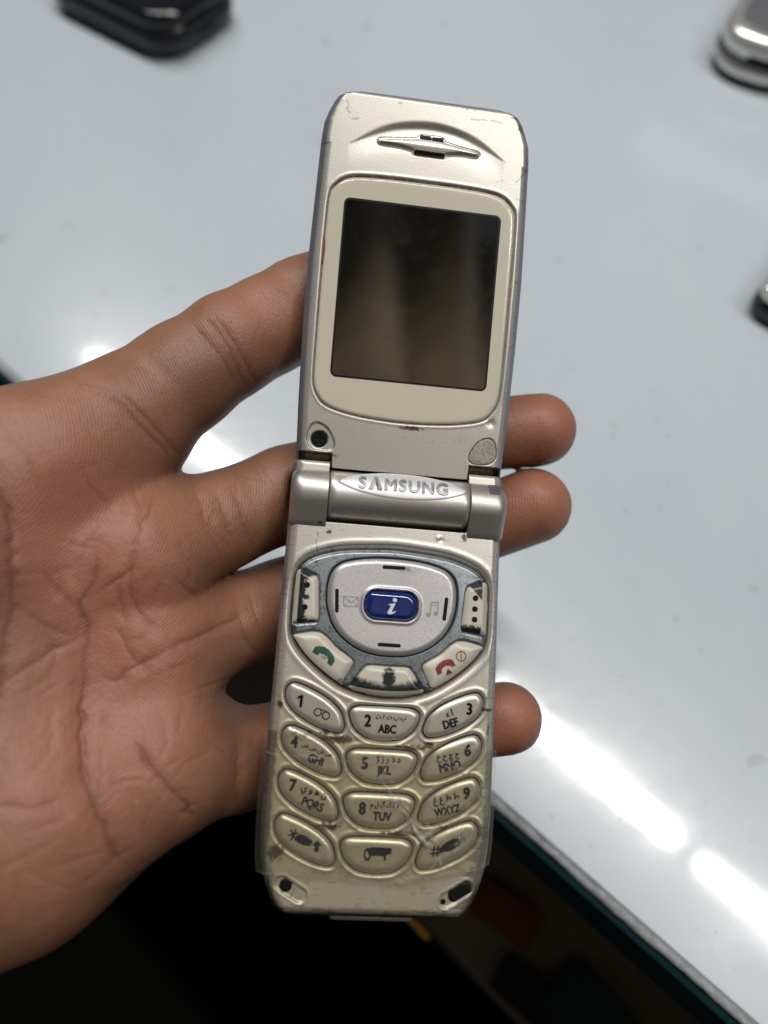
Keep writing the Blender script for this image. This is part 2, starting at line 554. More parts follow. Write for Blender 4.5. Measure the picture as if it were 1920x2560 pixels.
# ------------------------------------------------------------------ the other phones on the counter
def slab(name, w, l, radius, levels, mat, parent, n=10):
    """Rounded slab lying on z=0 with its near-left corner region at the origin: x across, y along; levels of (inset, z)."""
    V, F = [], []
    base = rrect(w / 2, l / 2, w, l, radius, n)
    c = np.array([w / 2, l / 2])
    k = len(base)
    for ins, z in levels:
        sx = 1 - 2 * ins / w; sy = 1 - 2 * ins / l
        q = c + (base - c) * [sx, sy]
        V += [(p[0], p[1], z) for p in q]
    for i in range(len(levels) - 1):
        for j in range(k):
            F.append((i * k + j, i * k + (j + 1) % k, (i + 1) * k + (j + 1) % k, (i + 1) * k + j))
    F.append(tuple(range(k))[::-1]); F.append(tuple((len(levels) - 1) * k + j for j in range(k)))
    return mesh_pydata(name, V, F, mat, parent, True, scale=MM)


def rounded_levels(z0, z1, r, n=6):
    out = []
    for k in range(n + 1):
        a = R(90 * k / n)
        out.append((r * (1 - math.sin(a)), z0 + r * (1 - math.cos(a))))
    for k in range(n + 1):
        a = R(90 * k / n)
        out.append((r * (1 - math.cos(a)), z1 - r * (1 - math.sin(a))))
    return out


def phone_root(name, loc, ydir, label):
    o = bpy.data.objects.new(name, None); COL.objects.link(o)
    o.location = (loc[0], loc[1], 0.0002)
    o.rotation_euler = (0, 0, math.atan2(ydir[1], ydir[0]) - math.pi / 2)
    return tag(o, label, 'phone', 'phones lying on the counter')


p = phone_root('mobile_phone', (-0.1075, 0.3815), (-.802, .597), 'black phone lying at the upper left edge of the photo')
slab('shell', 58, 95, 17, rounded_levels(0, 17, 7.5), M['dark_shell'], p)
slab('upper_shell', 54, 91, 16, rounded_levels(13, 22, 4), M['dark_gloss'], p).location = (.0015, .0015, 0)
slab('seam', 58.4, 95.4, 17.2, [(0.1, 9.0), (0, 9.2), (0, 9.9), (.1, 10.1)], M['black'], p).location = (-.0002, -.0002, 0)
slab('end_slot', 13, 2.5, 1.2, [(0, 5), (0, 7.2)], M['black'], p).location = (.022, -.0008, .002)
slab('end_highlight_rib', 24, 3, 1.4, rounded_levels(12, 14.2, .9, 3), M['dark_gloss'], p).location = (.009, -.0006, 0)

p = phone_root('mobile_phone', (0.1590, 0.3780), (.50, .866), 'silver chrome phone with grey top at the upper right corner')
slab('shell', 48, 92, 20, rounded_levels(2.6, 11, 4), M['silver_shell'], p)
slab('underside', 46.6, 90.6, 19.4, rounded_levels(0, 3.4, 1), M['dark_shell'], p).location = (.0007, .0007, 0)
slab('upper_shell', 47, 91, 20, rounded_levels(9.6, 23, 6.6), M['silver_shell'], p).location = (.0005, .0005, 0)
slab('seam', 48.1, 92.1, 20.1, [(.4, 9.6), (.1, 9.9), (.1, 10.7), (.4, 11.0)], M['grey_panel'], p).location = (-.00005, -.00005, 0)
slab('top_panel', 33, 76, 14, rounded_levels(22.6, 23.6, .5, 2), M['grey_panel'], p).location = (.0075, .0075, 0)
slab('end_port', 14, 2.5, 1.2, [(0, 12.5), (0, 15.5)], M['black'], p).location = (.019, .0004, 0)
slab('lamp_window', 5, 2, 1, [(0, 13), (0, 15)], M['led'], p).location = (.0355, .0008, 0)

p = phone_root('mobile_phone', (0.1462, 0.2190), (.62, .785), 'slim silver phone whose corner enters at the right edge')
slab('shell', 46, 95, 7, rounded_levels(0, 9, 3), M['dark_shell'], p)  # dark lower shell also stands for the shadow under this phone
slab('upper_shell', 45, 94, 7, rounded_levels(8.6, 15, 3), M['silver_shell'], p).location = (.0005, .0005, 0)
slab('top_panel', 36, 80, 5, rounded_levels(14.7, 15.5, .4, 2), M['grey_panel'], p).location = (.005, .007, 0)

# ------------------------------------------------------------------ the hand
PHONE = CAM @ (Matrix.Translation((0.0035113, 0.0081852, -0.1698638)) @ Matrix((
    (0.9913789, 0.0644748, 0.1140657), (-0.0817109, 0.9847571, 0.1535474), (-0.1024270, -0.1615441, 0.9815356))).to_4x4())
FLIP_ANGLE = R(10.9)

# joints of the hand in its own frame, millimetres: x, y, z, radius
CHAINS = {
    'index': [ (-67.9, 10.6, -166, 14.5), (-56.2, 22.2, -173, 13.3), (-46.0, 30.8, -176, 12.3), (-35.8, 38.9, -179, 11.7), (-27.5, 44.4, -183, 11.3), (-19.6, 49.4, -187, 11.4), (-7.9, 56.5, -190, 10.2), (3.5, 60.7, -190, 8.6) ],
    'middle': [ (-54.2, -9.6, -170, 14), (-38.9, -2.4, -180, 11.3), (-23.7, 4.4, -188, 11.3), (-11.6, 9.4, -193, 11), (3.6, 15.3, -194.5, 10), (18.8, 18.8, -194.5, 9.2), (38.9, 20.5, -192.5, 9.0) ],
    'ring': [ (-53.1, -30.1, -170, 14), (-33.2, -25.4, -184, 10.9), (-26.1, -23.2, -189, 10.9), (-10.4, -16.1, -193, 10.4), (17.6, -5.7, -194, 9.4), (37.0, 1.5, -192, 9.5) ],
    'pinky': [ (-49.2, -51.6, -167, 13.5), (-35.1, -56.9, -177, 11.6), (-25.1, -56.5, -182, 10.8), (-9.9, -54.1, -184, 9.8), (11.1, -51.4, -184, 8.8), (28.7, -48.9, -182, 8.6) ],
    'mc_index': [ (-59.0, 17.1, -171, 13.2), (-75.4, 8.7, -162, 15), (-98.7, -4.0, -152, 18), (-116.6, -24.4, -148, 20) ],
    'mc_middle': [ (-54.2, -9.6, -170, 14), (-84.6, -17.5, -158, 16), (-117.4, -33.5, -149, 19) ],
    'mc_ring': [ (-53.1, -30.1, -170, 14), (-82.7, -35.6, -158, 16), (-117.4, -44.3, -149, 19) ],
    'mc_pinky': [ (-49.5, -49.9, -168, 14.5), (-77.4, -54.5, -155, 17), (-113.2, -57.0, -147, 20) ],
    'hypothenar': [ (-50.3, -55.9, -164, 15.5), (-72.1, -66.2, -152, 17.5), (-99.2, -79.0, -146, 19), (-118.5, -69.7, -146, 22) ],
    'thenar': [ (-88.0, -4.1, -154, 17), (-101.9, -12.6, -146, 20), (-116.0, -34.4, -145, 22) ],
    'thumb': [ (-101.9, -8.3, -146, 19), (-112.0, 19.0, -140, 13), (-117.9, 42.9, -141, 11), (-122.1, 62.0, -146, 9) ],
    'wrist': [ (-117.6, -33.1, -147, 22), (-118.5, -57.5, -146, 22) ],
    'forearm': [ (-118.5, -45.5, -147, 26), (-158.3, -66.9, -140, 30) ],
}
# skin lines: depth, width, points (x, y) over the palm
CREASES = [
    (0.55, 0.75, [ (-58.2, 25.0), (-54.1, 22.2), (-50.3, 17.9), (-47.5, 14.4), (-45.2, 10.7) ]),
    (0.4, 0.7, [ (-55.1, 25.5), (-50.3, 20.5), (-46.1, 15.3), (-43.9, 10.1) ]),
    (0.45, 0.75, [ (-40.0, 43.3), (-35.9, 39.0), (-33.7, 35.4), (-31.7, 29.6), (-28.7, 26.1) ]),
    (0.35, 0.6, [ (-37.9, 43.7), (-34.1, 39.1), (-31.4, 34.6), (-29.9, 30.6), (-27.7, 27.4) ]),
    (0.3, 0.6, [ (-42.4, 41.5), (-37.9, 36.6), (-34.9, 32.6), (-32.4, 27.1) ]),
    (0.45, 0.7, [ (-37.6, 5.7), (-35.8, 1.6), (-34.6, -2.4), (-32.5, -8.0) ]),
    (0.4, 0.7, [ (-34.5, 6.2), (-32.3, 1.6), (-30.8, -4.4), (-29.3, -9.0) ]),
    (0.3, 0.6, [ (-42.9, 6.6), (-39.9, 2.1), (-38.4, -1.9), (-32.9, -9.4) ]),
    (0.4, 0.6, [ (-33.4, -20.1), (-32.0, -24.7), (-30.0, -30.4), (-27.9, -33.5) ]),
    (0.35, 0.6, [ (-31.0, -17.0), (-29.1, -22.1), (-27.4, -29.4) ]),
    (0.4, 0.6, [ (-31.8, -46.9), (-31.1, -52.0), (-31.3, -59.0), (-32.3, -66.1) ]),
    (0.9, 1.1, [ (-49.1, -68.1), (-50.5, -63.2), (-52.1, -57.7), (-54.0, -52.6), (-56.0, -48.2), (-57.8, -42.1), (-58.6, -37.0), (-58.8, -29.3), (-58.4, -22.3), (-59.7, -18.8), (-57.3, -12.3), (-56.9, -7.4) ]),
    (0.6, 0.9, [ (-38.2, -64.2), (-38.9, -58.8), (-41.1, -54.8), (-44.3, -50.7), (-46.6, -47.2), (-48.9, -43.9) ]),
    (0.55, 0.9, [ (-30.3, -22.4), (-36.6, -25.0), (-45.5, -28.9), (-50.6, -31.6), (-53.8, -33.5), (-56.7, -31.4) ]),
    (0.5, 0.8, [ (-47.6, 4.3), (-48.8, -1.6), (-49.9, -6.0), (-50.8, -10.9), (-51.0, -15.4), (-50.2, -19.1), (-47.8, -22.4), (-44.1, -25.0) ]),
    (0.45, 0.7, [ (-53.6, -13.4), (-53.0, -18.0), (-51.8, -23.5) ]),
    (0.45, 0.7, [ (-54.2, -23.1), (-52.2, -25.3), (-50.9, -28.6), (-48.6, -31.1) ]),
    (0.7, 1.2, [ (-72.9, 6.7), (-70.2, -0.4), (-69.4, -8.0), (-69.5, -16.7), (-70.9, -25.8), (-71.1, -31.8), (-72.4, -39.9) ]),
    (0.4, 0.7, [ (-58.6, -17.5), (-55.0, -14.8), (-51.4, -12.1), (-49.1, -9.4) ]),
    (0.4, 0.7, [ (-68.5, -18.4), (-64.9, -22.0), (-60.4, -24.7) ]),
    (0.35, 0.7, [ (-65.8, -11.2), (-62.2, -16.6), (-60.0, -20.2) ]),
    (0.3, 0.7, [ (-72.1, -33.3), (-66.7, -28.9), (-61.4, -25.3), (-59.2, -24.0) ]),
    (0.3, 0.7, [ (-72.9, -52.2), (-67.6, -51.7), (-62.3, -52.6), (-57.1, -51.3) ]),
    (0.3, 0.7, [ (-44.2, -12.1), (-41.5, -16.6), (-38.8, -20.2) ]),
]


def build_hand():
    import openvdb
    vox = 0.82
    lo = np.array([-150., -112., -208.]); hi = np.array([52., 76., -118.])
    n = np.ceil((hi - lo) / vox).astype(int)
    ax = [(lo[i] + vox * np.arange(n[i])).astype(np.float32) for i in range(3)]
    X = ax[0][:, None, None]; Y = ax[1][None, :, None]; Zc = ax[2][None, None, :]

    def smin(a, b, k):
        h = np.clip(.5 + .5 * (b - a) / k, 0, 1)
        return b * (1 - h) + a * h - k * h * (1 - h)

    def cone(p, q, X, Y, Zc):
        a = np.array(p[:3], np.float32); d = np.array(q[:3], np.float32) - a
        L = float(d @ d)
        t = ((X - a[0]) * d[0] + (Y - a[1]) * d[1] + (Zc - a[2]) * d[2]) / L
        np.clip(t, 0, 1, out=t)
        r = np.sqrt((X - a[0] - t * d[0]) ** 2 + (Y - a[1] - t * d[1]) ** 2 + (Zc - a[2] - t * d[2]) ** 2)
        return r - (p[3] + t * (q[3] - p[3]))

    def union(D, pts, k):
        # smooth-union a chain of round cones into D, each cone only near itself
        for p, q in zip(pts[:-1], pts[1:]):
            rr = max(p[3], q[3]) + 15
            sl = []
            for i in range(3):
                i0 = int(np.clip((min(p[i], q[i]) - rr - lo[i]) / vox, 0, n[i])); i1 = int(np.clip((max(p[i], q[i]) + rr - lo[i]) / vox + 1, 0, n[i]))
                sl.append(slice(i0, i1))
            sl = tuple(sl)
            c = cone(p, q, X[sl[0]], Y[:, sl[1]], Zc[:, :, sl[2]])
            D[sl] = smin(D[sl], c, k)
        return D

    far = lambda: np.full(n, 30.0, np.float32)
    palm = far()
    for nm in ('mc_index', 'mc_middle', 'mc_ring', 'mc_pinky', 'hypothenar', 'thenar', 'wrist', 'forearm'):
        palm = union(palm, CHAINS[nm], 11.0)
    hand = None
    for nm in ('index', 'middle', 'ring', 'pinky', 'thumb'):
        f = smin(union(far(), CHAINS[nm], 2.5), palm, 7.0)
        hand = f if hand is None else np.minimum(hand, f)
    # where the phone rests on the fingers they give way
    P = np.array((CAM.inverted() @ PHONE))
    Ri = P[:3, :3].T; t = P[:3, 3] * 1000
    dx, dy, dz = X - t[0], Y - t[1], Zc - t[2]
    u = (Ri[0, 0] * dx + Ri[0, 1] * dy + Ri[0, 2] * dz); v = Ri[1, 0] * dx + Ri[1, 1] * dy + Ri[1, 2] * dz; w = Ri[2, 0] * dx + Ri[2, 1] * dy + Ri[2, 2] * dz

    def box(u, v, w, c, h, r):
        qx = np.abs(u - c[0]) - h[0] + r; qy = np.abs(v - c[1]) - h[1] + r; qz = np.abs(w - c[2]) - h[2] + r
        return np.sqrt(np.maximum(qx, 0) ** 2 + np.maximum(qy, 0) ** 2 + np.maximum(qz, 0) ** 2) + np.minimum(np.maximum(qx, np.maximum(qy, qz)), 0) - r
    bx = box(u, v, w, (0, -46, -6), (24.3, 46.3, 7.2), 2)
    ca, sa = math.cos(FLIP_ANGLE), math.sin(FLIP_ANGLE)
    bx = np.minimum(bx, box(u, v * ca + w * sa, -v * sa + w * ca, (0, 40, -3.5), (24.3, 42.8, 5.0), 2))
    hand = -smin(-hand, bx, 2.0)
    g = openvdb.FloatGrid(background=5.0)
    g.copyFromArray(np.clip(hand, -4, 4).astype(np.float32))
    pts, quads = g.convertToQuads(isovalue=0.0)
    pts = np.asarray(pts) * vox + lo
    quads = np.asarray(quads)
    me = bpy.data.meshes.new('hand_base')
    me.vertices.add(len(pts)); me.vertices.foreach_set('co', (pts * MM).astype(np.float32).ravel())
    me.loops.add(quads.size); me.loops.foreach_set('vertex_index', quads.astype(np.int32).ravel())
    me.polygons.add(len(quads)); me.polygons.foreach_set('loop_start', (np.arange(len(quads)) * 4).astype(np.int32))
    me.update(calc_edges=True); me.validate()
    tmp = bpy.data.objects.new('hand_base', me); COL.objects.link(tmp)
    s = tmp.modifiers.new('s', 'SMOOTH'); s.factor = .5; s.iterations = 3
    s = tmp.modifiers.new('d', 'SUBSURF'); s.levels = 1; s.render_levels = 1
    dg = bpy.context.evaluated_depsgraph_get()
    me2 = bpy.data.meshes.new_from_object(tmp.evaluated_get(dg))
    bpy.data.objects.remove(tmp); bpy.data.meshes.remove(me)
    me2.name = 'hand'
    nv = len(me2.vertices)
    co = np.empty(nv * 3, np.float32); me2.vertices.foreach_get('co', co); co = co.reshape(-1, 3) * 1000
    no = np.empty(nv * 3, np.float32); me2.vertex_normals.foreach_get('vector', no); no = no.reshape(-1, 3)
    vol = np.sum(co * no)
    x, y, z = co.T.astype(float)
    front = sstep(.0, .35, no[:, 2])
    dent = np.zeros(nv); dark = np.zeros(nv)
    wob = (fbm(x * .5, y * .5, 3) - .5) * 1.3
    rnd = np.random.default_rng(21)
    lines = []
    for _ in range(95):
        cx, cy = rnd.uniform(-92, -36), rnd.uniform(-72, 8)
        an = rnd.choice([R(70), R(20), R(115)]) + rnd.normal(0, .35)
        L_ = rnd.uniform(4, 13); bend = rnd.normal(0, .12) * L_
        c_, s_ = math.cos(an), math.sin(an)
        lines.append((rnd.uniform(.13, .24), rnd.uniform(.36, .5), [(cx - c_ * L_ / 2, cy - s_ * L_ / 2), (cx - s_ * bend, cy + c_ * bend), (cx + c_ * L_ / 2, cy + s_ * L_ / 2)]))
    for dep, wid, pts_ in lines + list(CREASES):
        sp = spline(pts_, 5, False)
        L0 = sp.min(0) - 5; L1 = sp.max(0) + 5
        m = (x > L0[0]) & (x < L1[0]) & (y > L0[1]) & (y < L1[1]) & (front > 0)
        if not m.any(): continue
        d = line_dist(x[m] + wob[m], y[m] - wob[m] * .6, sp)
        fade = .45 + .75 * fbm(x[m] * .25 + 50, y[m] * .25, 2)
        tl = min(4.5, .3 * float(np.sum(np.hypot(*np.diff(sp, axis=0).T))))
        fade = fade * (.1 + .9 * sstep(0, tl, np.minimum(np.hypot(x[m] - sp[0, 0], y[m] - sp[0, 1]), np.hypot(x[m] - sp[-1, 0], y[m] - sp[-1, 1]))))
        g_ = (.65 * np.exp(-(d / (wid * .42)) ** 2) + .35 * np.exp(-(d / (wid * 1.5)) ** 2)) * fade
        lip = np.exp(-((d - wid * 2.6) / (wid * 1.3)) ** 2) * .35 * fade
        dent[m] = dent[m] * (.98 if dep < .245 else .8) - dep * .85 * g_ + dep * .5 * lip
        dark[m] = np.maximum(dark[m], np.clip(g_, 0, 1) * min(1, dep * 1.25))
    lumps = (fbm(x * .08, y * .08, 2) - .5) * 1.1 + (fbm(x * .45, y * .45 + 7, 3) - .5) * .10
    co += no * ((dent + lumps) * front)[:, None]
    me2.vertices.foreach_set('co', (co * MM).astype(np.float32).ravel())

    def blob(cx, cy, r): return np.exp(-((x - cx) ** 2 + (y - cy) ** 2) / r ** 2)
    pink = .75 * blob(-58, -8, 15) + .7 * blob(-50, -25, 10) + .6 * blob(-55, -46, 15) + .55 * blob(-30, 44, 7) + .9 * blob(40, 21, 9) + .9 * blob(38, 2, 9) + .85 * blob(29, -48, 9) + .3 * blob(-62, 8, 14)
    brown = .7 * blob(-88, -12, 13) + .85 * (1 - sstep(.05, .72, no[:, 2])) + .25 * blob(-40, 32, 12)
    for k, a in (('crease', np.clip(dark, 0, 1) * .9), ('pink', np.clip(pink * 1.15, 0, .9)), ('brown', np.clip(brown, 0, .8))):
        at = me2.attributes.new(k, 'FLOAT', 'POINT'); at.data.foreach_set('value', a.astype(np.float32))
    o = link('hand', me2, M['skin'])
    o.matrix_world = CAM
    print('hand verts', nv, 'orientation', vol)
    return o


# the person's shirt leaning over the phone: it shades the near side and is mirrored in the screen
def build_shirt():
    nx, ny = 70, 80
    prof = spline([(-.62, -.5), (-.46, .1), (-.34, .45), (-.24, .72), (-.14, .92), (-.03, 1.06), (.08, 1.14)], 8, False)
    s = np.linspace(0, 1, ny); t = np.linspace(0, 1, len(prof))
    py = np.interp(s, t, prof[:, 0]); pz = np.interp(s, t, prof[:, 1])
    V = []
    for j in range(ny):
        for i in range(nx):
            u = i / (nx - 1) * 2 - 1
            fold = .028 * math.sin(u * 17 + 3.0 * s[j] + 1.7 * math.sin(s[j] * 5)) + .016 * math.sin(u * 7 - s[j] * 11)
            V.append((u * .34 + .03, py[j] - .16 * u * u + fold * .7, pz[j] - .03 * u * u - fold * .7))
    F = [(j * nx + i, j * nx + i + 1, (j + 1) * nx + i + 1, (j + 1) * nx + i) for j in range(ny - 1) for i in range(nx - 1)]
    o = mesh_pydata('shirt', V, F, M['shirt'], None, True, scale=1.0)
    sol = o.modifiers.new('cloth', 'SOLIDIFY'); sol.thickness = .003
    return tag(o, 'brown shirt of the photographer, mirrored dimly in the phone screen', 'shirt')


build_shirt()
hand = build_hand()
tag(hand, 'bare left hand, palm up, with fingers behind the open flip phone', 'hand')

# ------------------------------------------------------------------ the flip phone (millimetres: x right, y towards the flip's top, z out of the keypad)
phone = bpy.data.objects.new('flip_phone', None)
COL.objects.link(phone)
phone.matrix_world = PHONE
tag(phone, 'worn champagne silver flip phone lying open in the hand', 'phone')


def sym(pts):
    """Closed outline from its right half, listed from the top middle down to the bottom middle."""
    r = [tuple(p) for p in pts]
    return r + [(-x, y) for x, y in r[::-1] if abs(x) > 1e-6]


# outlines
KEY1 = spline([(-20.95, -48.2), (-20.5, -46.75), (-19.2, -46.1), (-15.85, -47.15), (-12.1, -49.05), (-9.5, -51.3), (-8.5, -53.7), (-8.62, -55.0), (-9.8, -55.6), (-13.1, -54.9), (-17.5, -52.8), (-20.15, -50.5)], 8)
KEY2 = spline(sym([(0, -49.95), (3.5, -49.98), (5.8, -50.15), (7.2, -51.0), (7.2, -52.4), (6.1, -54.5), (4.0, -56.1), (2.0, -56.6), (0, -56.7)]), 8)
PITCH = 8.72
CLUSTER = spline(sym([(0, -16.75), (5.6, -17.05), (11.4, -17.65), (15.6, -18.8), (18.4, -20.1), (20.2, -22.0), (21.0, -24.9), (21.2, -30.0), (21.0, -34.0), (20.05, -37.1), (17.85, -40.0), (14.1, -43.2), (9.9, -45.85), (5.3, -47.4), (0, -47.95)]), 8)
DPAD = spline(sym([(0, -18.7), (4.6, -18.9), (8.5, -19.5), (11.6, -20.6), (13.4, -22.7), (14.0, -26.0), (13.65, -29.9), (12.0, -33.9), (8.8, -37.0), (4.7, -38.85), (0, -39.35)]), 8)
BLUE = rrect(-.15, -28.75, 11.4, 6.2, 2.6)
SOFT_L = spline([(-20.7, -22.9), (-19.6, -22.35), (-17.2, -23.2), (-16.1, -24.3), (-15.75, -28), (-15.45, -32.3), (-16.0, -33.2), (-18, -33.45), (-20.4, -33.75), (-20.95, -33.2), (-20.95, -30), (-20.9, -25.6)], 6)
SOFT_R = mirror(SOFT_L)
SEND = spline([(-20.3, -36.2), (-17.5, -35.4), (-14.9, -35.3), (-13.2, -36.3), (-11.2, -38.2), (-8.6, -39.85), (-7.45, -40.9), (-7.7, -42.1), (-8.9, -44.2), (-9.95, -45.5), (-13.9, -43.1), (-17.5, -40.1), (-19.7, -37.4)], 6)
END = mirror(SEND)
OKKEY = spline(sym([(0, -41.5), (3.8, -41.45), (5.0, -42.05), (6.6, -44.3), (7.95, -46.4), (4.9, -47.25), (0, -47.7)]), 6)
num_keys = []
for row in range(4):
    dy = -row * PITCH
    num_keys += [KEY1 + [0, dy], KEY2 + [0, dy], mirror(KEY1) + [0, dy]]
SLOT_L = rrect(-16.85, -86.55, 7.3, 2.9, 1.45, rot=-29)
SLOT_R = rrect(16.95, -86.55, 7.8, 2.9, 1.45, rot=31)

LW = np.array([(2, 23.5), (-6, 23.55), (-13, 23.6), (-40, 23.85), (-58, 24.0), (-72, 23.95), (-78, 23.7), (-81.5, 23.3), (-84.4, 22.5), (-86.6, 21.75), (-88.8, 20.75), (-90.2, 19.9), (-91.1, 18.9), (-91.6, 17.8), (-91.85, 16.4)])


def width_lower(y): return np.interp(-y, -LW[:, 0], LW[:, 1])


FW = np.array([(.25, 22.9), (3, 23.1), (14, 23.55), (30, 23.9), (45, 23.95), (58, 23.6), (66, 23.35), (72, 23.15), (75.2, 22.8), (77.6, 21.95), (79.8, 20.95), (81.0, 20.2), (81.7, 19.2), (82.1, 17.6), (82.4, 13.5), (82.6, 8.0)])


def width_flip(y): return np.interp(y, FW[:, 0], FW[:, 1])


def edge_distance(x, y, wf, yend, sgn):
    e = .05
    sl = (wf(y + e) - wf(y - e)) / (2 * e)
    d1 = (wf(y) - np.abs(x)) / np.sqrt(1 + np.minimum(sl ** 2, 9))
    d2 = (yend - y) * sgn
    return np.minimum(d1, d2)


def plate(name, ys, wf, zfun, wallz, mat, attrs, nx=290, rotx=0.0, tuck=.6):
    """Front as a fine relief over the outline, then side walls and a back."""
    s = np.linspace(-1, 1, nx)
    s = s * (1 - .06) + .06 * np.sin(s * math.pi / 2) ** 3
    Y = np.repeat(ys[:, None], nx, 1); Xg = s[None, :] * wf(ys)[:, None]
    Zg = zfun(Xg, Y)
    ny = len(ys)
    V = [np.stack([Xg, Y, Zg], -1).reshape(-1, 3)]
    idx = np.arange(ny * nx).reshape(ny, nx)
    a = idx[:-1, :-1].ravel(); b_ = idx[:-1, 1:].ravel(); c = idx[1:, 1:].ravel(); d = idx[1:, :-1].ravel()
    up = ys[1] > ys[0]
    F = [np.stack([a, b_, c, d] if up else [a, d, c, b_], -1)]
    loop = np.concatenate([idx[0, :], idx[1:, -1], idx[-1, -2::-1], idx[-2:0:-1, 0]])
    if not up: loop = loop[::-1]
    P0 = V[0][loop]; cen = np.array([0, ys.mean()])
    prev = loop; nn = ny * nx; L = len(loop)
    for k, z in enumerate(wallz):
        q = P0.copy()
        t = tuck * (k / max(1, len(wallz) - 1)) ** 2.0 if k else 0.0
        q[:, 0] -= np.sign(q[:, 0]) * np.minimum(np.abs(q[:, 0]), t)
        q[:, 1] -= np.clip((q[:, 1] - cen[1]) / 10, -1, 1) * t
        q[:, 2] = np.minimum(z, P0[:, 2] - .02)
        V.append(q)
        cur = nn + np.arange(L); nn += L
        pj = np.roll(prev, -1); cj = np.roll(cur, -1)
        F.append(np.stack([prev, cur, cj, pj], -1))
        prev = cur
    V = np.vstack(V); F = np.vstack(F)
    at = {k: fn(V[:, 0], V[:, 1], V[:, 2]) for k, fn in attrs.items()}
    o = mesh_fast(name, V, F, mat, phone, True, at, extra=[prev[::-1]])
    o.rotation_euler = (rotx, 0, 0)
    return o


# ---- keypad half
def z_lower(x, y):
    d = edge_distance(x, y, width_lower, -91.9, -1)
    z = -2.0 * (1 - np.clip(d / 2.3, 0, 1)) ** 1.9
    # gentle rows of cushions around the number keys
    sd = poly_sd(x, y, CLUSTER)
    z = z - 1.0 * (1 - sstep(.10, 1.45, sd)) - .9 * (1 - sstep(-.15, .10, sd))
    z = z + .10 * np.exp(-((sd - 1.9) / .5) ** 2)
    for kp in num_keys:
        s_ = poly_sd(x, y, kp, 2.5)
        z = z - .30 * (1 - sstep(.28, .75, s_)) - 1.1 * (1 - sstep(.06, .36, s_)) + .14 * np.exp(-((s_ - 1.0) / .38) ** 2)
    for sp in (SLOT_L, SLOT_R):
        s_ = poly_sd(x, y, sp, 2.0)
        z = z - .45 * (1 - sstep(-.22, .0, s_)) + .07 * np.exp(-((s_ - .35) / .2) ** 2)
    z = z - 4.0 * sstep(-11.75, -11.35, y) * (1 - sstep(15.2, 15.5, np.abs(x)))
    z = z - .2 * np.exp(-((x - 9.9) ** 2 + (y + 13.7) ** 2) / .22) + .22 * np.exp(-((x - 9.5) ** 2 + (y + 13.4) ** 2) / .25)
    return z


def streaks(x, y, f=1.0):
    return fbm(x * .35 * f, y * 4.2 * f, 3)


def patch(x, y, cx, cy, rx, ry):
    return np.exp(-(((x - cx) / rx) ** 2 + ((y - cy) / ry) ** 2))


def wear_lower(x, y, z):
    n1 = fbm(x * 1.6, y * 1.6, 4); st = streaks(x, y)
    corner = patch(x, y, 21.5, -87, 5.0, 6) * 1.1 + patch(x, y, 22.6, -78, 2.4, 9) * .8
    low = sstep(-88.4, -91, y)
    w = sstep(.64, .76, st + .34 * corner + .14 * low - .02) * np.clip(corner * 2 + low, 0, 1)
    w = np.maximum(w, sstep(.62, .70, n1 * .55 + .65 * corner - .02) * .8 * (corner > .3))
    w = np.maximum(w, sstep(.74, .80, st + .12 * sstep(21.5, 23.5, np.abs(x))) * .6)
    return np.clip(w * (z > -3.5), 0, 1) * .75


def dirt_shade_lower(x, y, z):
    n1 = fbm(x * 2.2 + 9, y * 2.2, 4); n2 = fbm(x * .6 + 3, y * .6 + 8, 3)
    g = 0
    for cx, cy, rx, ry, a in ((-9.2, -57.0, 3.4, .75, 1.0), (-12.5, -56.0, 1.6, .6, .7), (6.0, -57.9, 4.0, .55, .85), (9.6, -57.3, 1.1, .6, 1.0), (-10.3, -74.2, 3.0, 1.0, .75), (4.6, -75.1, 4.2, .5, .95), (-20.4, -79.6, 1.7, 1.6, .9), (-22.0, -50.6, .6, .7, 1.0),
                          (17.5, -62.5, 4, 1.2, .4), (-7.9, -66.2, 1.5, 2.0, .35), (22.0, -49.4, 1.4, .4, .8), (22.3, -54, .4, 1.6, .7), (-14.6, -13.9, .8, .4, .9), (15.2, -12.9, .7, .8, .9), (-20.2, -84.0, 1.4, .4, .5), (10, -85.5, 3.5, .8, .35), (14, -73.6, 3, .5, .6)):
        g = np.maximum(g, a * patch(x, y, cx, cy, rx * 1.15, ry * 1.35))
    d = sstep(.46, .68, g * .72 + n1 * .70 - .14) * np.clip(g * 1.8, 0, 1)
    d = np.maximum(d, .5 * sstep(.60, .78, n2) * sstep(-46, -66, y) * .45)
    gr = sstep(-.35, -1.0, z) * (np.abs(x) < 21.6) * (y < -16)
    d = np.maximum(d, gr * .85)  # shade in the gaps around the keys, painted brown
    # hairline cracks in the paint above the cluster
    cr = line_dist(x + (n1 - .5) * .8, y, [(-16.9, -14), (-17.2, -16.4), (-16.9, -18.5)])
    d = np.maximum(d, .7 * (1 - sstep(.04, .14, cr)))
    d = np.maximum(d, .95 * sstep(-11.9, -11.5, y) * (np.abs(x) < 15.6))  # shade of the gap under the hinge barrel, put into the colour
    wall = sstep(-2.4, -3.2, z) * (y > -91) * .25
    return np.clip(np.maximum(d, wall), 0, .95)


ys = np.concatenate([np.linspace(1.5, -9.5, 14), np.arange(-9.7, -90.0, -.17), np.linspace(-90.0, -91.85, 18)])
lower = plate('keypad_body', ys, width_lower, z_lower, [-3.2, -6.0, -9.5, -12.0, -13.0], M['paint'], {'wear': wear_lower, 'dirt': dirt_shade_lower, 'aged': lambda x, y, z: sstep(-30, -70, y) * (.6 + .8 * (fbm(x * .12, y * .12, 3) - .3)), 'rim': lambda x, y, z: 1 - sstep(.6, 1.0, edge_distance(x, y, width_lower, -91.9, -1))})

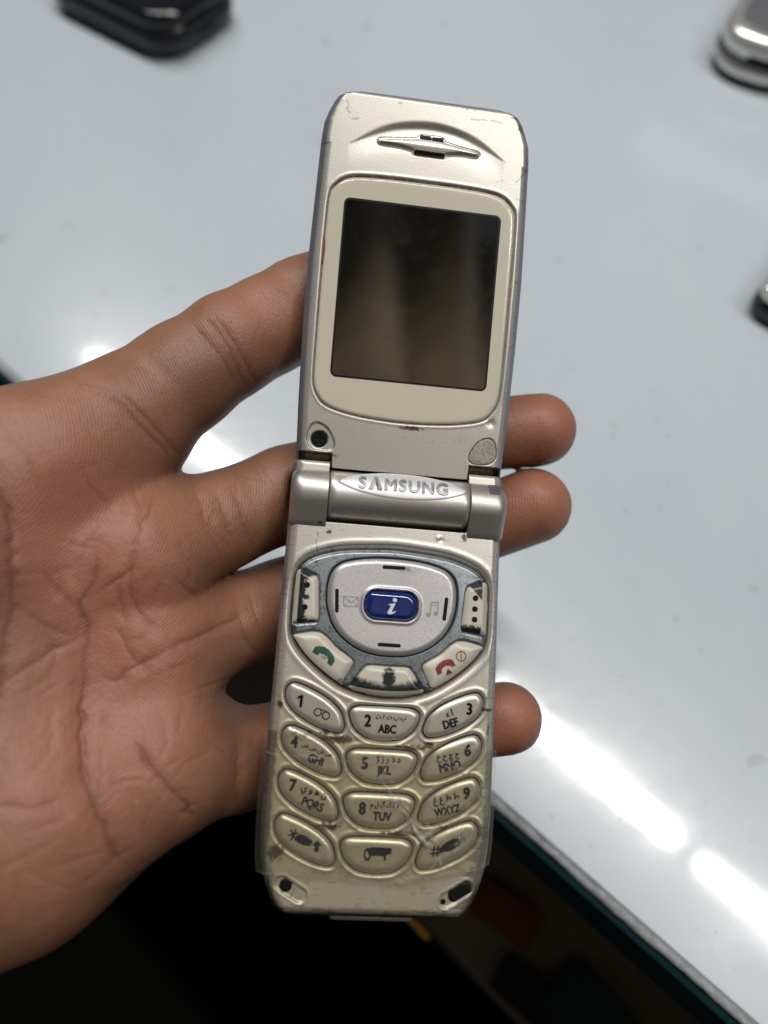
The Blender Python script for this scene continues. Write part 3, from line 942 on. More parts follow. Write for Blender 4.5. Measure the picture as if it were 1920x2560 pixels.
# step of the rear half showing past the lower edge, and black holes of the strap slot and microphone
radial('connector_tab', rrect(0.1, -92.3, 17.2, 1.9, .5), lambda x, y: -3.4 - .5 * sstep(.6, 0, -poly_sd(x, y, rrect(0.1, -92.3, 17.2, 1.9, .5), 3)), M['paint'], phone, 6, 60, -6.0,
       attr={'wear': lambda x, y: x * 0, 'dirt': lambda x, y: x * 0 + .12})
for nm, poly in (('strap_hole', rrect(-17.85, -85.85, 2.6, 2.6, 1.28)), ('microphone_hole', rrect(17.75, -86.1, 5.2, 2.75, 1.35, rot=31)), ('pin_hole', rrect(14.4, -88.05, 1.15, 1.15, .57))):
    radial(nm, poly, lambda x, y: x * 0 - .38, M['black'], lower, 3, 40, -.6)
for nm, poly in (('strap_ridge', rrect(-16.2, -86.9, .22, 2.5, .1, rot=-22)),):
    radial(nm, poly, lambda x, y: x * 0 - .25, M['faint'], lower, 2, 30, -.6)
for i, sx in enumerate((-1, 1)):
    poly = rrect(sx * 8.25, -60.45, .55, 1.95, .27, rot=sx * -21)
    radial('locator_ridge', poly, (lambda pl: (lambda x, y: .05 + .25 * sstep(0, .25, -poly_sd(x, y, pl, 2))))(poly), M['key'], lower, 5, 40, -.3,
           attr={'wear': lambda x, y: x * 0, 'dirt': lambda x, y: x * 0 + .15})


# ---- text as flat ink that follows the surface below it
def text_mesh(body, h, bold=.02, xs=.86):
    """Glyph outlines as flat faces; weight comes from shifted copies stacked a hair apart."""
    if body == '1':
        co = np.array([(.20, 0), (.34, 0), (.34, .727), (.22, .727), (.02, .60), (.02, .47), (.20, .58)]); faces = [tuple(range(7))]
        bold = bold * .4
    else:
        cu = bpy.data.curves.new('ink', 'FONT'); cu.body = body
        cu.resolution_u = 3
        ob = bpy.data.objects.new('ink', cu); COL.objects.link(ob)
        dg = bpy.context.evaluated_depsgraph_get(); dg.update()
        me = bpy.data.meshes.new_from_object(ob.evaluated_get(dg))
        co = np.empty(len(me.vertices) * 3, np.float32); me.vertices.foreach_get('co', co); co = co.reshape(-1, 3)[:, :2].astype(float)
        faces = [tuple(p.vertices) for p in me.polygons]
        bpy.data.objects.remove(ob); bpy.data.curves.remove(cu); bpy.data.meshes.remove(me)
    out, ff = [], []
    for dx, dy in ((0, 0), (1, 0), (-1, 0), (0, .8), (0, -.8)) if bold else ((0, 0),):
        o = sum(len(c) for c in out)
        out.append(co + [dx * bold, dy * bold]); ff += [tuple(i + o for i in f) for f in faces]
    co = np.vstack(out) * (h / .727)
    co[:, 0] *= xs
    return co, ff


def place2d(co, cx, cy, rot):
    c = co - (co.max(0) + co.min(0)) / 2
    a = R(rot)
    return np.c_[cx + c[:, 0] * math.cos(a) - c[:, 1] * math.sin(a), cy + c[:, 0] * math.sin(a) + c[:, 1] * math.cos(a)]


def ink(name, shapes, zf, mat, parent, lift=.085):
    """shapes: list of (co2d, faces); one flat print mesh that lies on height zf."""
    V, F = [], []
    for co, fs in shapes:
        o = len(V)
        z = zf(co[:, 0], co[:, 1]) + lift
        nv = max(1, len(co) // 5)
        V += [(p[0], p[1], zz + (.004 * (q // nv) if len(co) > 60 else 0)) for q, (p, zz) in enumerate(zip(co, z))]
        F += [tuple(i + o for i in f) for f in fs]
    me_o = mesh_pydata(name, V, F, mat, parent, False)
    bm = bmesh.new(); bm.from_mesh(me_o.data)
    for f in bm.faces:
        f.normal_update()
        if f.normal.z < 0: f.normal_flip()
    bm.to_mesh(me_o.data); bm.free()
    return me_o


def disc(cx, cy, r, n=28): return np.array([(cx + r * math.cos(2 * math.pi * k / n), cy + r * math.sin(2 * math.pi * k / n)) for k in range(n)]), [tuple(range(n))]


def ring(cx, cy, r0, r1, n=32, rx=1.0, ry=1.0):
    a = [(cx + rx * r0 * math.cos(2 * math.pi * k / n), cy + ry * r0 * math.sin(2 * math.pi * k / n)) for k in range(n)]
    b = [(cx + rx * r1 * math.cos(2 * math.pi * k / n), cy + ry * r1 * math.sin(2 * math.pi * k / n)) for k in range(n)]
    return np.array(a + b), [(k, (k + 1) % n, n + (k + 1) % n, n + k) for k in range(n)]


def poly_ink(pts): return np.array(pts, float), [tuple(range(len(pts)))]


def bar(x0, y0, x1, y1, w):
    d = np.array([x1 - x0, y1 - y0]); d /= np.hypot(*d); q = np.array([-d[1], d[0]]) * w / 2
    return np.array([(x0, y0) - q, (x1, y1) - q, (x1, y1) + q, (x0, y0) + q]), [(0, 1, 2, 3)]


def text(body, cx, cy, h, rot=0, bold=.02, xs=.86, width=None):
    co, f = text_mesh(body, h, bold, xs)
    if width:
        k = width / np.ptp(co[:, 0]); co = co * [k, k * .86]
    return place2d(co, cx, cy, rot), f


# ---- number keys
def dome(poly, top, drop, w):
    return lambda x, y: top - drop * (1 - np.clip(-poly_sd(x, y, poly, 3) / w, 0, 1)) ** 2.2


def worn_blob(cx, cy, w, h, rot, seed):
    n = 40
    th = np.linspace(0, 2 * math.pi, n, endpoint=False)
    k = 1 + .16 * (vnoise(np.cos(th) * 2 + seed, np.sin(th) * 2 + seed) - .5) * 2
    x = w / 2 * np.cos(th) * k; y = h / 2 * np.sign(np.sin(th)) * np.abs(np.sin(th)) ** .8 * k
    c, s = math.cos(R(rot)), math.sin(R(rot))
    return np.c_[cx + x * c - y * s, cy + x * s + y * c], [tuple(range(n))]


ar = dict(bold=.045, xs=.80)
LEG = {
    0: [text('1', -17.95, -49.65, 2.4, -2, .05, .95), ring(-14.1, -51.7, .62, .86), ring(-12.35, -52.3, .62, .86), bar(-14.0, -50.97, -12.1, -51.55, .22)],
    1: [text('2', -3.55, -52.85, 2.4, 0, .052), text('ABC', .6, -54.35, 1.7, 0, .055, .84), text('ث ة ت پ ب', 1.25, -52.15, .95, 0, width=6.4, **ar)],
    2: [text('3', 17.9, -49.35, 2.4, 0, .052), text('DEF', 14.0, -52.5, 1.7, 17, .055, .84), text('ء ا', 13.6, -50.4, 1.4, 17, .05, .8)],
    3: [text('4', -18.4, -57.85, 2.4, -2, .052), text('GHI', -13.75, -61.2, 1.7, -17, .055, .84), text('ض ص ش س', -13.7, -59.3, .95, -17, width=6.6, **ar)],
    4: [text('5', -3.6, -61.4, 2.4, 0, .052), text('JKL', .5, -62.9, 1.7, 0, .055, .84), text('ژ ز ر ذ د', 1.25, -60.6, 1.0, 0, width=5.2, **ar)],
    5: [text('6', 17.95, -57.8, 2.4, 0, .052), text('MNO', 14.3, -61.2, 1.7, 15, .055, .84), text('خ ح چ ج', 13.8, -59.4, .95, 13, width=5.0, **ar)],
    6: [text('7', -18.0, -66.45, 2.4, -2, .052), text('PQRS', -13.7, -70.1, 1.7, -18, .055, .82), text('ي و ﻫ ن', -13.7, -67.9, 1.0, -17, width=5.6, **ar)],
    7: [text('8', -3.5, -70.35, 2.4, 0, .052), text('TUV', .7, -71.75, 1.7, 0, .055, .84), text('م ل گ ک ﻗ ﻓ', 1.1, -69.65, .9, 0, bold=.042, xs=.66, width=6.0)],
    8: [text('9', 18.1, -66.5, 2.4, 0, .052), text('WXYZ', 14.2, -70.05, 1.6, 14, .05, .82), text('غ ع ظ ط', 13.9, -67.9, .95, 13, width=5.6, **ar)],
    9: [bar(-18.1, -76.2, -16.1, -75.6, .34), bar(-17.7, -75.0, -16.6, -77.0, .34), bar(-16.7, -74.9, -17.5, -77.1, .34), worn_blob(-15.0, -76.95, 3.7, 1.75, -22, 3.1),
        poly_ink([(-13.3, -77.9), (-12.2, -76.9), (-11.1, -77.9), (-11.75, -77.9), (-11.75, -79.1), (-12.65, -79.1), (-12.65, -77.9)])],
    10: [ring(-1.85, -79.2, .42, .74, rx=1.0, ry=1.75), worn_blob(.55, -78.65, 4.9, 1.75, 0, 6.3), worn_blob(2.2, -78.3, 1.7, 1.1, 10, 1.9), bar(1.75, -79.0, 1.75, -80.3, .42)],
    11: [bar(11.9, -77.1, 11.7, -79.3, .3), bar(12.7, -77.0, 12.5, -79.2, .3), bar(11.1, -77.85, 13.4, -77.65, .3), bar(11.0, -78.65, 13.3, -78.45, .3), worn_blob(15.2, -76.9, 4.4, 1.9, 26, 9.2), worn_blob(13.7, -77.7, 1.6, 1.3, 10, 2.2),
         bar(16.6, -74.9, 17.4, -74.7, .12), bar(17.4, -74.7, 17.3, -76.4, .12), bar(16.6, -74.9, 16.5, -76.5, .12), bar(17.8, -75.1, 17.7, -76.2, .13), bar(18.2, -75.2, 18.1, -75.9, .13)],
}


def key_dirt(i):
    def f(x, y):
        n1 = fbm(x * 2.0 + i, y * 2.0 + 3 * i, 4)
        base = .18 * sstep(.5, .75, n1) * (.4 + .2 * (i // 3))
        if i == 3:
            base = np.maximum(base, .8 * sstep(.52, .66, n1) * patch(x, y, -17, -56.3, 3.2, 1.4))
        if i == 5:
            base = np.maximum(base, .8 * sstep(.45, .62, n1) * patch(x, y, 19.4, -57.6, 1.1, 1.6))
        return np.clip(base, 0, 1)
    return f


key_names = ['one', 'two', 'three', 'four', 'five', 'six', 'seven', 'eight', 'nine', 'star', 'zero', 'hash']
for i, kp in enumerate(num_keys):
    zf = dome(kp, .40, .52, 1.25)
    k = radial('number_key' if i < 9 or i == 10 else 'symbol_key', kp, zf, M['key'], phone, 14, 96, -1.4, attr={'wear': lambda x, y: x * 0, 'dirt': key_dirt(i), 'aged': lambda x, y: .5 * sstep(-45, -75, y)})
    k['label'] = 'key %s' % key_names[i] + (' with its print worn to a dark blot' if i > 8 else '')
    ink('key_legend', LEG[i], zf, M['legend'], k)

# ---- navigation cluster
CC = (0, -31)


def z_spider(x, y):
    z = -.35 + .55 * sstep(.0, .9, -poly_sd(x, y, CLUSTER))
    z = z - 1.2 * (1 - sstep(.08, .30, poly_sd(x, y, DPAD)))
    for kp in (SOFT_L, SOFT_R, SEND, END, OKKEY):
        z = z - .9 * (1 - sstep(.02, .16, poly_sd(x, y, kp)))
    return z


def spider_wear(x, y):
    n1 = fbm(x * 4.2, y * 4.2, 3); n2 = fbm(x * .7, y * .7 + 5, 3)
    low = sstep(-27, -40, y) * .55 + .12 * sstep(-12, -17, x)
    specks = sstep(.60, .70, n1 * .8 + n2 * .18 + low * .12)
    edge = .8 * (1 - sstep(.1, .5, np.abs(poly_sd(x, y, DPAD) - .3)))
    return np.clip(np.maximum(np.maximum(specks * .8, low * (.55 + .7 * (n2 - .5) + .5 * (n1 - .5))), edge), 0, .92)


radial('key_surround', CLUSTER * .995 + np.array(CC) * .005, z_spider, M['spider'], phone, 120, 300, -1.9, center=CC,
       attr={'wear': spider_wear, 'dirt': lambda x, y: .5 * patch(x, y, 18.2, -21.3, 1.3, .5) + .6 * patch(x, y, -20.4, -34.8, .7, .6)})

dz = lambda x, y: .75 - .75 * (1 - np.clip(-poly_sd(x, y, DPAD) / 1.3, 0, 1)) ** 2.2 - .25 * np.exp(-(x ** 2 / 160 + (y + 29) ** 2 / 90)) \
    + .30 * np.exp(-((poly_sd(x, y, BLUE) - .45) / .35) ** 2) - 1.2 * (1 - sstep(.0, .2, poly_sd(x, y, BLUE)))
pad = radial('navigation_pad', DPAD * .997 + np.array([0, -29]) * .003, dz, M['dpad'], phone, 70, 200, -1.4, center=(0, -29),
             attr={'wear': lambda x, y: .5 * sstep(.60, .66, fbm(x * 5, y * 5, 3)) * patch(x, y, -3.6, -20.8, .8, .7),
                   'dirt': lambda x, y: np.clip(.55 * patch(x, y, 2.9, -20.8, 1.7, .75) * sstep(.3, .6, fbm(x * 2, y * 2, 3)) + .9 * (1 - sstep(.0, .3, poly_sd(x, y, BLUE))), 0, 1)})
for pts in (rrect(-.1, -20.6, 5.0, .78, .38, rot=1), rrect(-.1, -37.1, 5.0, .78, .38), rrect(-11.85, -28.5, .78, 5.1, .38, rot=4), rrect(11.6, -28.7, .78, 5.1, .38, rot=-4)):
    radial('direction_mark', pts, (lambda x, y: dz(x, y) + .04), M['legend'], pad, 4, 44, .2)
ink('envelope_mark', [bar(-10.45, -27.45, -7.3, -27.5, .22), bar(-7.3, -27.5, -7.3, -29.5, .22), bar(-7.3, -29.5, -10.4, -29.5, .22), bar(-10.4, -29.5, -10.45, -27.45, .22), bar(-10.3, -27.6, -8.85, -28.75, .2), bar(-7.4, -27.6, -8.85, -28.75, .2), bar(-10.3, -29.4, -9.3, -28.5, .14), bar(-7.4, -29.4, -8.4, -28.5, .14)], dz, M['faint'], pad, .05)
ink('music_mark', [bar(8.35, -27.5, 10.1, -27.35, .34), bar(8.42, -27.5, 8.35, -30.2, .24), bar(10.0, -27.4, 9.95, -29.7, .24), disc(7.95, -30.2, .5), disc(9.55, -29.8, .5), bar(8.4, -28.1, 10.0, -27.95, .14)], dz, M['faint'], pad, .05)
bz = dome(BLUE, .95, .8, 1.5)
bk = radial('info_key', BLUE, bz, M['blue'], phone, 14, 90, -.6)
bk['label'] = 'glossy blue centre key with a white i'
# slanted serif letter i drawn as strokes
istem = spline([(-.75, -28.55), (.1, -28.3), (.62, -28.35), (.42, -28.9), (.05, -29.8), (.12, -30.15), (.75, -29.85), (.8, -30.0), (.2, -30.5), (-.55, -30.62), (-.95, -30.4), (-.8, -29.9), (-.35, -29.0), (-.3, -28.72), (-.75, -28.7)], 5)
ink('letter', [poly_ink(istem), (lambda d: (d[0], d[1]))(disc(.48, -27.55, .46))], bz, M['white_ink'], bk, .04)


def soft_wear(sgn):
    def f(x, y):
        n1 = fbm(x * 3.0, y * 3.0 + sgn * 9, 5) - .5
        outer = sstep(18.7, 19.3, np.abs(x) + n1 * .5)
        if sgn < 0:
            w = np.maximum(sstep(.1, .5, -x - 18.35 + .35 * np.sin((y + 22) * 1.15) + n1 * 1.6), sstep(-24.6, -23.6, y - (x + 18) * .5 + n1 * 1.0))
            w = np.maximum(w, sstep(.5, .8, patch(x, y, -18.6, -28.1, 1.6, .8) + n1 * .6))
            w = np.maximum(w, sstep(-32.4, -33.1, y + n1 * 1.2))
            w = w * (1 - sstep(19.9, 20.1, np.abs(x)))
        else:
            w = np.maximum(sstep(-24.3, -23.8, y + (x - 17.5) * 1.1 + n1 * .3) * (x > 16.3), sstep(-31.4, -32.4, y + n1 * 1.6))
            w = w * (1 - sstep(19.55, 19.75, np.abs(x)))
        return np.clip(w, 0, 1)
    return f


for nm, poly, wf_, lab in (('soft_key', SOFT_L, soft_wear(-1), 'worn left menu key with two dots'), ('soft_key', SOFT_R, soft_wear(1), 'worn right menu key with three dots')):
    zf = dome(poly, .55, .85, 1.6)
    k = radial(nm, poly, zf, M['ivory'], phone, 44, 150, -1.2, attr={'wear': wf_, 'dirt': lambda x, y: .25 * sstep(19.7, 20.0, np.abs(x)) + 0 * x})
    k['label'] = lab
    dots = [disc(-18.4, -25.6, .62), disc(-18.5, -30.3, .62)] if poly is SOFT_L else [disc(18.1, -25.9, .62), disc(18.07, -28.25, .62), disc(18.1, -30.5, .62)]
    ink('key_legend', dots, zf, M['legend'], k)
for nm, poly, lab in (('call_key', SEND, 'ivory key with green handset'), ('end_key', END, 'ivory key with red handset')):
    zf = dome(poly, .50, .85, 2.2)
    k = radial(nm, poly, zf, M['ivory'], phone, 24, 120, -1.2, attr={'wear': lambda x, y: np.clip(.9 * patch(x, y, -9.8, -44.9, .5, .3) + .0 * x, 0, 1), 'dirt': lambda x, y: .06 + 0 * x})
    k['label'] = lab
    if poly is SEND:
        ink('key_legend', [poly_ink([(-16.2, -39.55), (-15.75, -38.45), (-14.9, -38.2), (-13.75, -38.3), (-12.75, -38.8), (-12.1, -39.5), (-11.55, -40.3), (-11.35, -41.05), (-12.0, -42.3), (-12.95, -41.55), (-12.75, -40.9), (-13.05, -40.5), (-13.0, -40.1), (-13.5, -40.2), (-13.7, -39.75), (-14.2, -39.95), (-14.4, -39.6), (-14.75, -39.75), (-15.0, -40.15)])], zf, M['green'], k)
        ink('worn_print', [worn_blob(-13.55, -40.55, .9, .5, -30, 4.4), worn_blob(-14.2, -40.35, .4, .5, 10, 2.4)], zf, M['faint'], k)
    else:
        ink('key_legend', [poly_ink([(10.7, -42.75), (10.1, -41.4), (10.6, -40.5), (11.5, -39.7), (12.5, -39.3), (13.5, -39.2), (14.0, -39.7), (14.5, -40.45), (13.6, -40.85), (13.2, -40.5), (12.9, -40.65), (12.4, -40.6), (11.7, -41.1), (11.45, -41.6), (11.65, -42.15)]), poly_ink([(12.45, -42.75), (12.75, -41.2), (13.95, -42.0)])], zf, M['red'], k)
        ink('power_mark', [ring(15.55, -38.45, .92, 1.12), bar(15.5, -37.8, 15.6, -39.1, .22)], zf, M['red'], k)
okw = lambda x, y: np.clip(np.maximum(sstep(.35, .6, patch(x, y, .3, -44.0, 1.5, 2.4) + (fbm(x * 3, y * 3, 5) - .5) * .7), sstep(-44.6, -46.0, y + (fbm(x * 3, y * 3, 5) - .5) * 1.2 - .03 * x * x)) * (1 - sstep(-46.55, -46.75, y - .012 * x * x)), 0, 1)
zf = dome(OKKEY, .52, .85, 1.6)
k = radial('select_key', OKKEY, zf, M['ivory'], phone, 44, 150, -1.2, attr={'wear': okw, 'dirt': lambda x, y: .25 * sstep(-46.5, -46.8, y - .012 * x * x)})
k['label'] = 'bottom centre key worn through to black'

# ---- hinge
HY, HZ, HR = -5.45, -2.3, 5.5


def barrel(name, x0, x1, r, mat, parent, nx=24, na=96, bevel=.25, wear=None):
    V, F = [], []
    xs = np.concatenate([[x0, x0], np.linspace(x0 + bevel, x1 - bevel, nx), [x1, x1]])
    rs = np.concatenate([[r * .3, r - bevel], np.full(nx, r), [r - bevel, r * .3]])
    for x, rr in zip(xs, rs):
        for k in range(na):
            a = 2 * math.pi * k / na
            V.append((x, HY + rr * math.cos(a), HZ + rr * math.sin(a)))
    for i in range(len(xs) - 1):
        for k in range(na):
            F.append((i * na + k, i * na + (k + 1) % na, (i + 1) * na + (k + 1) % na, (i + 1) * na + k))
    V = np.array(V)
    z = np.zeros(len(V))
    return mesh_fast(name, V, np.array(F)[:, ::-1], mat, parent, True, {'wear': z, 'dirt': .35 * sstep(-9.5, -10.6, V[:, 1]) * fbm(V[:, 0], V[:, 1])})  # colour darker towards the lower side


hb = barrel('hinge_barrel', -15.25, 15.45, HR, M['hinge'], phone)


def barrel_z(x, y, r=HR): return HZ + np.sqrt(np.maximum(r * r - (y - HY) ** 2, .01))


PLQ = spline(sym([(0, .15), (5, -.15), (9.5, -1.0), (12.6, -2.1), (14.1, -3.05), (12.6, -4.1), (9.5, -5.15), (5, -5.85), (0, -6.1)]), 8) + [.6, -.05]
# the plaque is nearly flat, tipped towards the flip
plz = lambda x, y: HZ + np.sqrt((HR + .16) ** 2 - ((y - HY) * .86) ** 2) - .22 * (1 - np.clip(-poly_sd(x, y, PLQ, 3) / .5, 0, 1)) ** 2
plq = radial('brand_plaque', PLQ, plz, M['plaque'], hb, 20, 120, .2, attr={'wear': lambda x, y: 0 * x, 'dirt': lambda x, y: 0 * x})
# the A of the wordmark has no crossbar: letters are set one by one
word, wf2 = [], []
xpos = 0.0
shapes_raised = []
for ch in 'SAMSUNG':
    if ch == 'A':
        w = 2.55
        c2 = np.array([(0, 0), (.95, 2.75), (1.6, 2.75), (w, 0), (1.8, 0), (1.28, 1.75), (.75, 0)]); f2 = [(0, 1, 5, 6), (1, 2, 5), (2, 3, 4, 5)]
    else:
        c2, f2 = text_mesh(ch, 2.75, 0, .92)
        c2 = c2 - c2.min(0); w = c2[:, 0].max()
    shapes_raised.append((c2 + [xpos, 0], f2)); xpos += w + .62
tot = xpos - .62
sx_ = 19.3 / tot
shapes_raised = [(np.c_[(c2[:, 0] - tot / 2) * sx_ + .6, c2[:, 1] - 1.375 - 2.85], f2) for c2, f2 in shapes_raised]
V, F = [], []
shapes_raised = [(c2 + [dx, dy], f2, k_) for c2, f2 in shapes_raised for k_, (dx, dy) in enumerate(((0, 0), (.14, .03), (-.14, -.03), (.02, .12), (-.02, -.12)))]
for c2, f2, k_ in shapes_raised:
    o = len(V)
    z = plz(c2[:, 0], c2[:, 1])
    V += [(p[0], p[1], zz + .24 + .004 * k_) for p, zz in zip(c2, z)] + [(p[0], p[1], zz - .05) for p, zz in zip(c2, z)]
    n_ = len(c2)
    cnt = {}
    for f in f2:
        F.append(tuple(i + o for i in f))
        for a, b_ in zip(f, f[1:] + f[:1]):
            cnt[(a, b_)] = 1
    for (a, b_) in cnt:
        if (b_, a) not in cnt:
            F.append((a + o, a + o + n_, b_ + o + n_, b_ + o))
br = mesh_pydata('brand_lettering', V, F, M['letter'], plq, False, attrs={'wear': [.1] * len(V), 'dirt': [0.0] * len(V)})


def knuckle(x0, x1, outer, mat):
    """Hinge block: round crown, sloping foot; the outer end is rounded off."""
    prof = []
    for k in range(22):
        a = R(-25 + (205 - 0) * k / 21 * .80)
        prof.append((HY + HR * math.cos(a), HZ + HR * math.sin(a)))
    prof = [p for p in prof if p[1] > -3.2 and p[0] > -8.4]
    prof += [(-9.0, 2.0), (-10.2, 1.4), (-11.6, .65), (-12.8, .02), (-13.3, -.3), (-13.4, -3.5)]
    prof = [(prof[0][0], -5.5)] + prof + [(-13.3, -5.5)]
    P = np.array(prof)
    cen = np.array([-6.5, -4.5])
    xs, ins = [], []
    r = 2.6
    if outer > 0:
        xs = [x0, x0 + .15]; ins = [.25, 0]
        for k in range(9):
            a = R(90 * k / 8); xs.append(x1 - r + r * math.sin(a)); ins.append(r * (1 - math.cos(a)) * .75)
    else:
        for k in range(8, -1, -1):
            a = R(90 * k / 8); xs.append(x0 + r - r * math.sin(a)); ins.append(r * (1 - math.cos(a)) * .75)
        xs += [x1 - .15, x1]; ins += [0, .25]
    V, F = [], []
    n_ = len(P)
    for x, i_ in zip(xs, ins):
        d = P - cen; L_ = np.hypot(d[:, 0], d[:, 1])[:, None]
        q = P - d / L_ * i_
        V += [(x, a, b_) for a, b_ in q]
    for i in range(len(xs) - 1):
        for j in range(n_):
            F.append((i * n_ + j, i * n_ + (j + 1) % n_, (i + 1) * n_ + (j + 1) % n_, (i + 1) * n_ + j))
    V = np.array(V)
    at = {'wear': .6 * sstep(.60, .68, fbm(V[:, 0] * 1.5, V[:, 1] * 1.5, 3)) * (V[:, 1] > -2), 'dirt': np.clip(.45 * sstep(-11.5, -13.2, V[:, 1]) + .15, 0, 1)}  # sloping feet painted darker, as the shade below the crown
    o = mesh_fast('hinge_knuckle', V, np.array(F), mat, phone, True, at, extra=[list(range(n_))[::-1], [(len(xs) - 1) * n_ + j for j in range(n_)]])
    bm = bmesh.new(); bm.from_mesh(o.data); bmesh.ops.recalc_face_normals(bm, faces=bm.faces); bm.to_mesh(o.data); bm.free()
    es = o.modifiers.new('edge', 'EDGE_SPLIT'); es.split_angle = R(50)
    return o


knuckle(-23.55, -15.4, -1, M['hinge'])
kr = knuckle(15.6, 24.0, 1, M['hinge'])
ledp = rrect(20.95, -1.75, 2.5, 2.7, .45)
radial('indicator_window', ledp, lambda x, y: barrel_z(x, y) + .06 - .12 * (x > 21.9) * (x - 21.9), M['led'], kr, 6, 40, 0)
pol = [(-17.2, -12.1), (-16.65, -11.2), (-16.1, -12.1)]
ink('arrow_mark', [poly_ink(pol)], lambda x, y: 0 * x + .5, M['legend'], kr, .05)

# ---- flip half
WIN = spline([(0, 64.15), (8, 64.1), (14.6, 63.75), (17.6, 63.0), (19.6, 61.4), (20.7, 59.2), (20.95, 52), (20.98, 40), (20.95, 27), (20.75, 19.2), (19.6, 15.8), (17.2, 13.5), (11.3, 12.15), (4.5, 11.55), (0, 11.45),
              (-4.5, 11.55), (-11.3, 12.15), (-17.0, 13.5), (-19.5, 15.6), (-20.65, 19.0), (-20.8, 27), (-20.85, 40), (-20.8, 52), (-20.5, 59.2), (-19.4, 61.4), (-17.4, 63.0), (-14.4, 63.75), (-8, 64.1)], 6)
EAR = spline([(-10.9, 72.0), (-10.3, 72.5), (-6, 73.0), (-2.7, 73.45), (-1.9, 74.2), (.3, 74.35), (3.0, 74.25), (3.9, 73.4), (7.5, 72.7), (10.9, 72.2), (11.5, 71.6), (10.9, 70.75), (7.5, 70.75), (4.6, 70.3), (3.8, 69.75), (.3, 69.65), (-2.8, 69.75), (-3.6, 70.35), (-6.5, 70.8), (-10.2, 70.95), (-10.95, 71.4)], 4)
ARC_UP = np.array([(-17.0, 70.4), (-11.4, 74.45), (-6.0, 76.5), (.3, 77.3), (6.0, 76.6), (11.4, 74.7), (17.4, 70.6)])
ARC_LO = np.array([(17.4, 70.6), (12.0, 73.0), (6.5, 75.0), (.3, 75.65), (-6.5, 74.8), (-11.6, 73.0), (-17.0, 70.4)])
ARC = np.vstack([spline(ARC_UP, 8, False)[:-1], spline(ARC_LO, 8, False)[:-1]])
BOSS = spline([(-21.1, 6.0), (-20.5, 9.0), (-18.9, 9.9), (-16.7, 8.8), (-15.1, 6.2), (-15.15, 4.5), (-16.6, 3.85), (-19.8, 4.2)], 8)
PLUG = mirror(BOSS) + [.1, -.1]


def z_flip(x, y):
    d = edge_distance(x, y, width_flip, 82.75, 1)
    bw = np.where(y > 70, 1.9, 2.35)
    z = -2.0 * (1 - np.clip(d / bw, 0, 1)) ** 1.9
    s_ = poly_sd(x, y, WIN)
    z = z - .75 * (1 - sstep(-.12, .28, s_)) + .06 * np.exp(-((s_ - .6) / .25) ** 2)
    # scoop over the earpiece: falls away from the upper rim, climbs back slowly below the lower one
    s_ = poly_sd(x, y, ARC)
    up = line_dist(x, y, spline(ARC_UP, 6, False))
    lo = line_dist(x, y, spline(ARC_LO, 6, False))
    amp = .62 * np.clip(1 - (np.abs(x) / 17.2) ** 2, 0, 1)
    al_ = spline(ARC_LO, 8, False)[::-1]
    ylo = np.interp(x, al_[:, 0], al_[:, 1])
    below = (y < ylo + .2) & (np.abs(x) < 17.2) & (s_ >= 0)
    z = z - np.where(s_ < 0, amp * sstep(0, 1, up / np.maximum(up + lo, 1e-6)), 0) - np.where(below, amp * np.exp(-(np.maximum(ylo - y, 0) / 3.2) ** 2), 0)
    s_ = poly_sd(x, y, EAR, 2)
    z = z - .4 * (1 - sstep(-.1, .22, s_))
    for kp, dep in ((BOSS, .42), (PLUG, .5)):
        s_ = poly_sd(x, y, kp, 2)
        z = z - dep * (1 - sstep(-.16, .12, s_))
    s_ = np.hypot(x + 18.3, y - 6.3)
    z = z - .7 * (1 - sstep(1.75, 1.95, s_))
    ax = np.abs(x)
    notch = sstep(15.2, 15.5, ax) * (1 - sstep(3.1, 3.4, y)) * (1 - sstep(22.2, 22.6, ax))
    z = z - notch * (1.6 + .9 * (3.4 - np.clip(y, 0, 3.4)))
    z = z - .28 * np.exp(-(((x - 19.4) / .8) ** 2 + ((y - 13.2) / .8) ** 2))
    return z


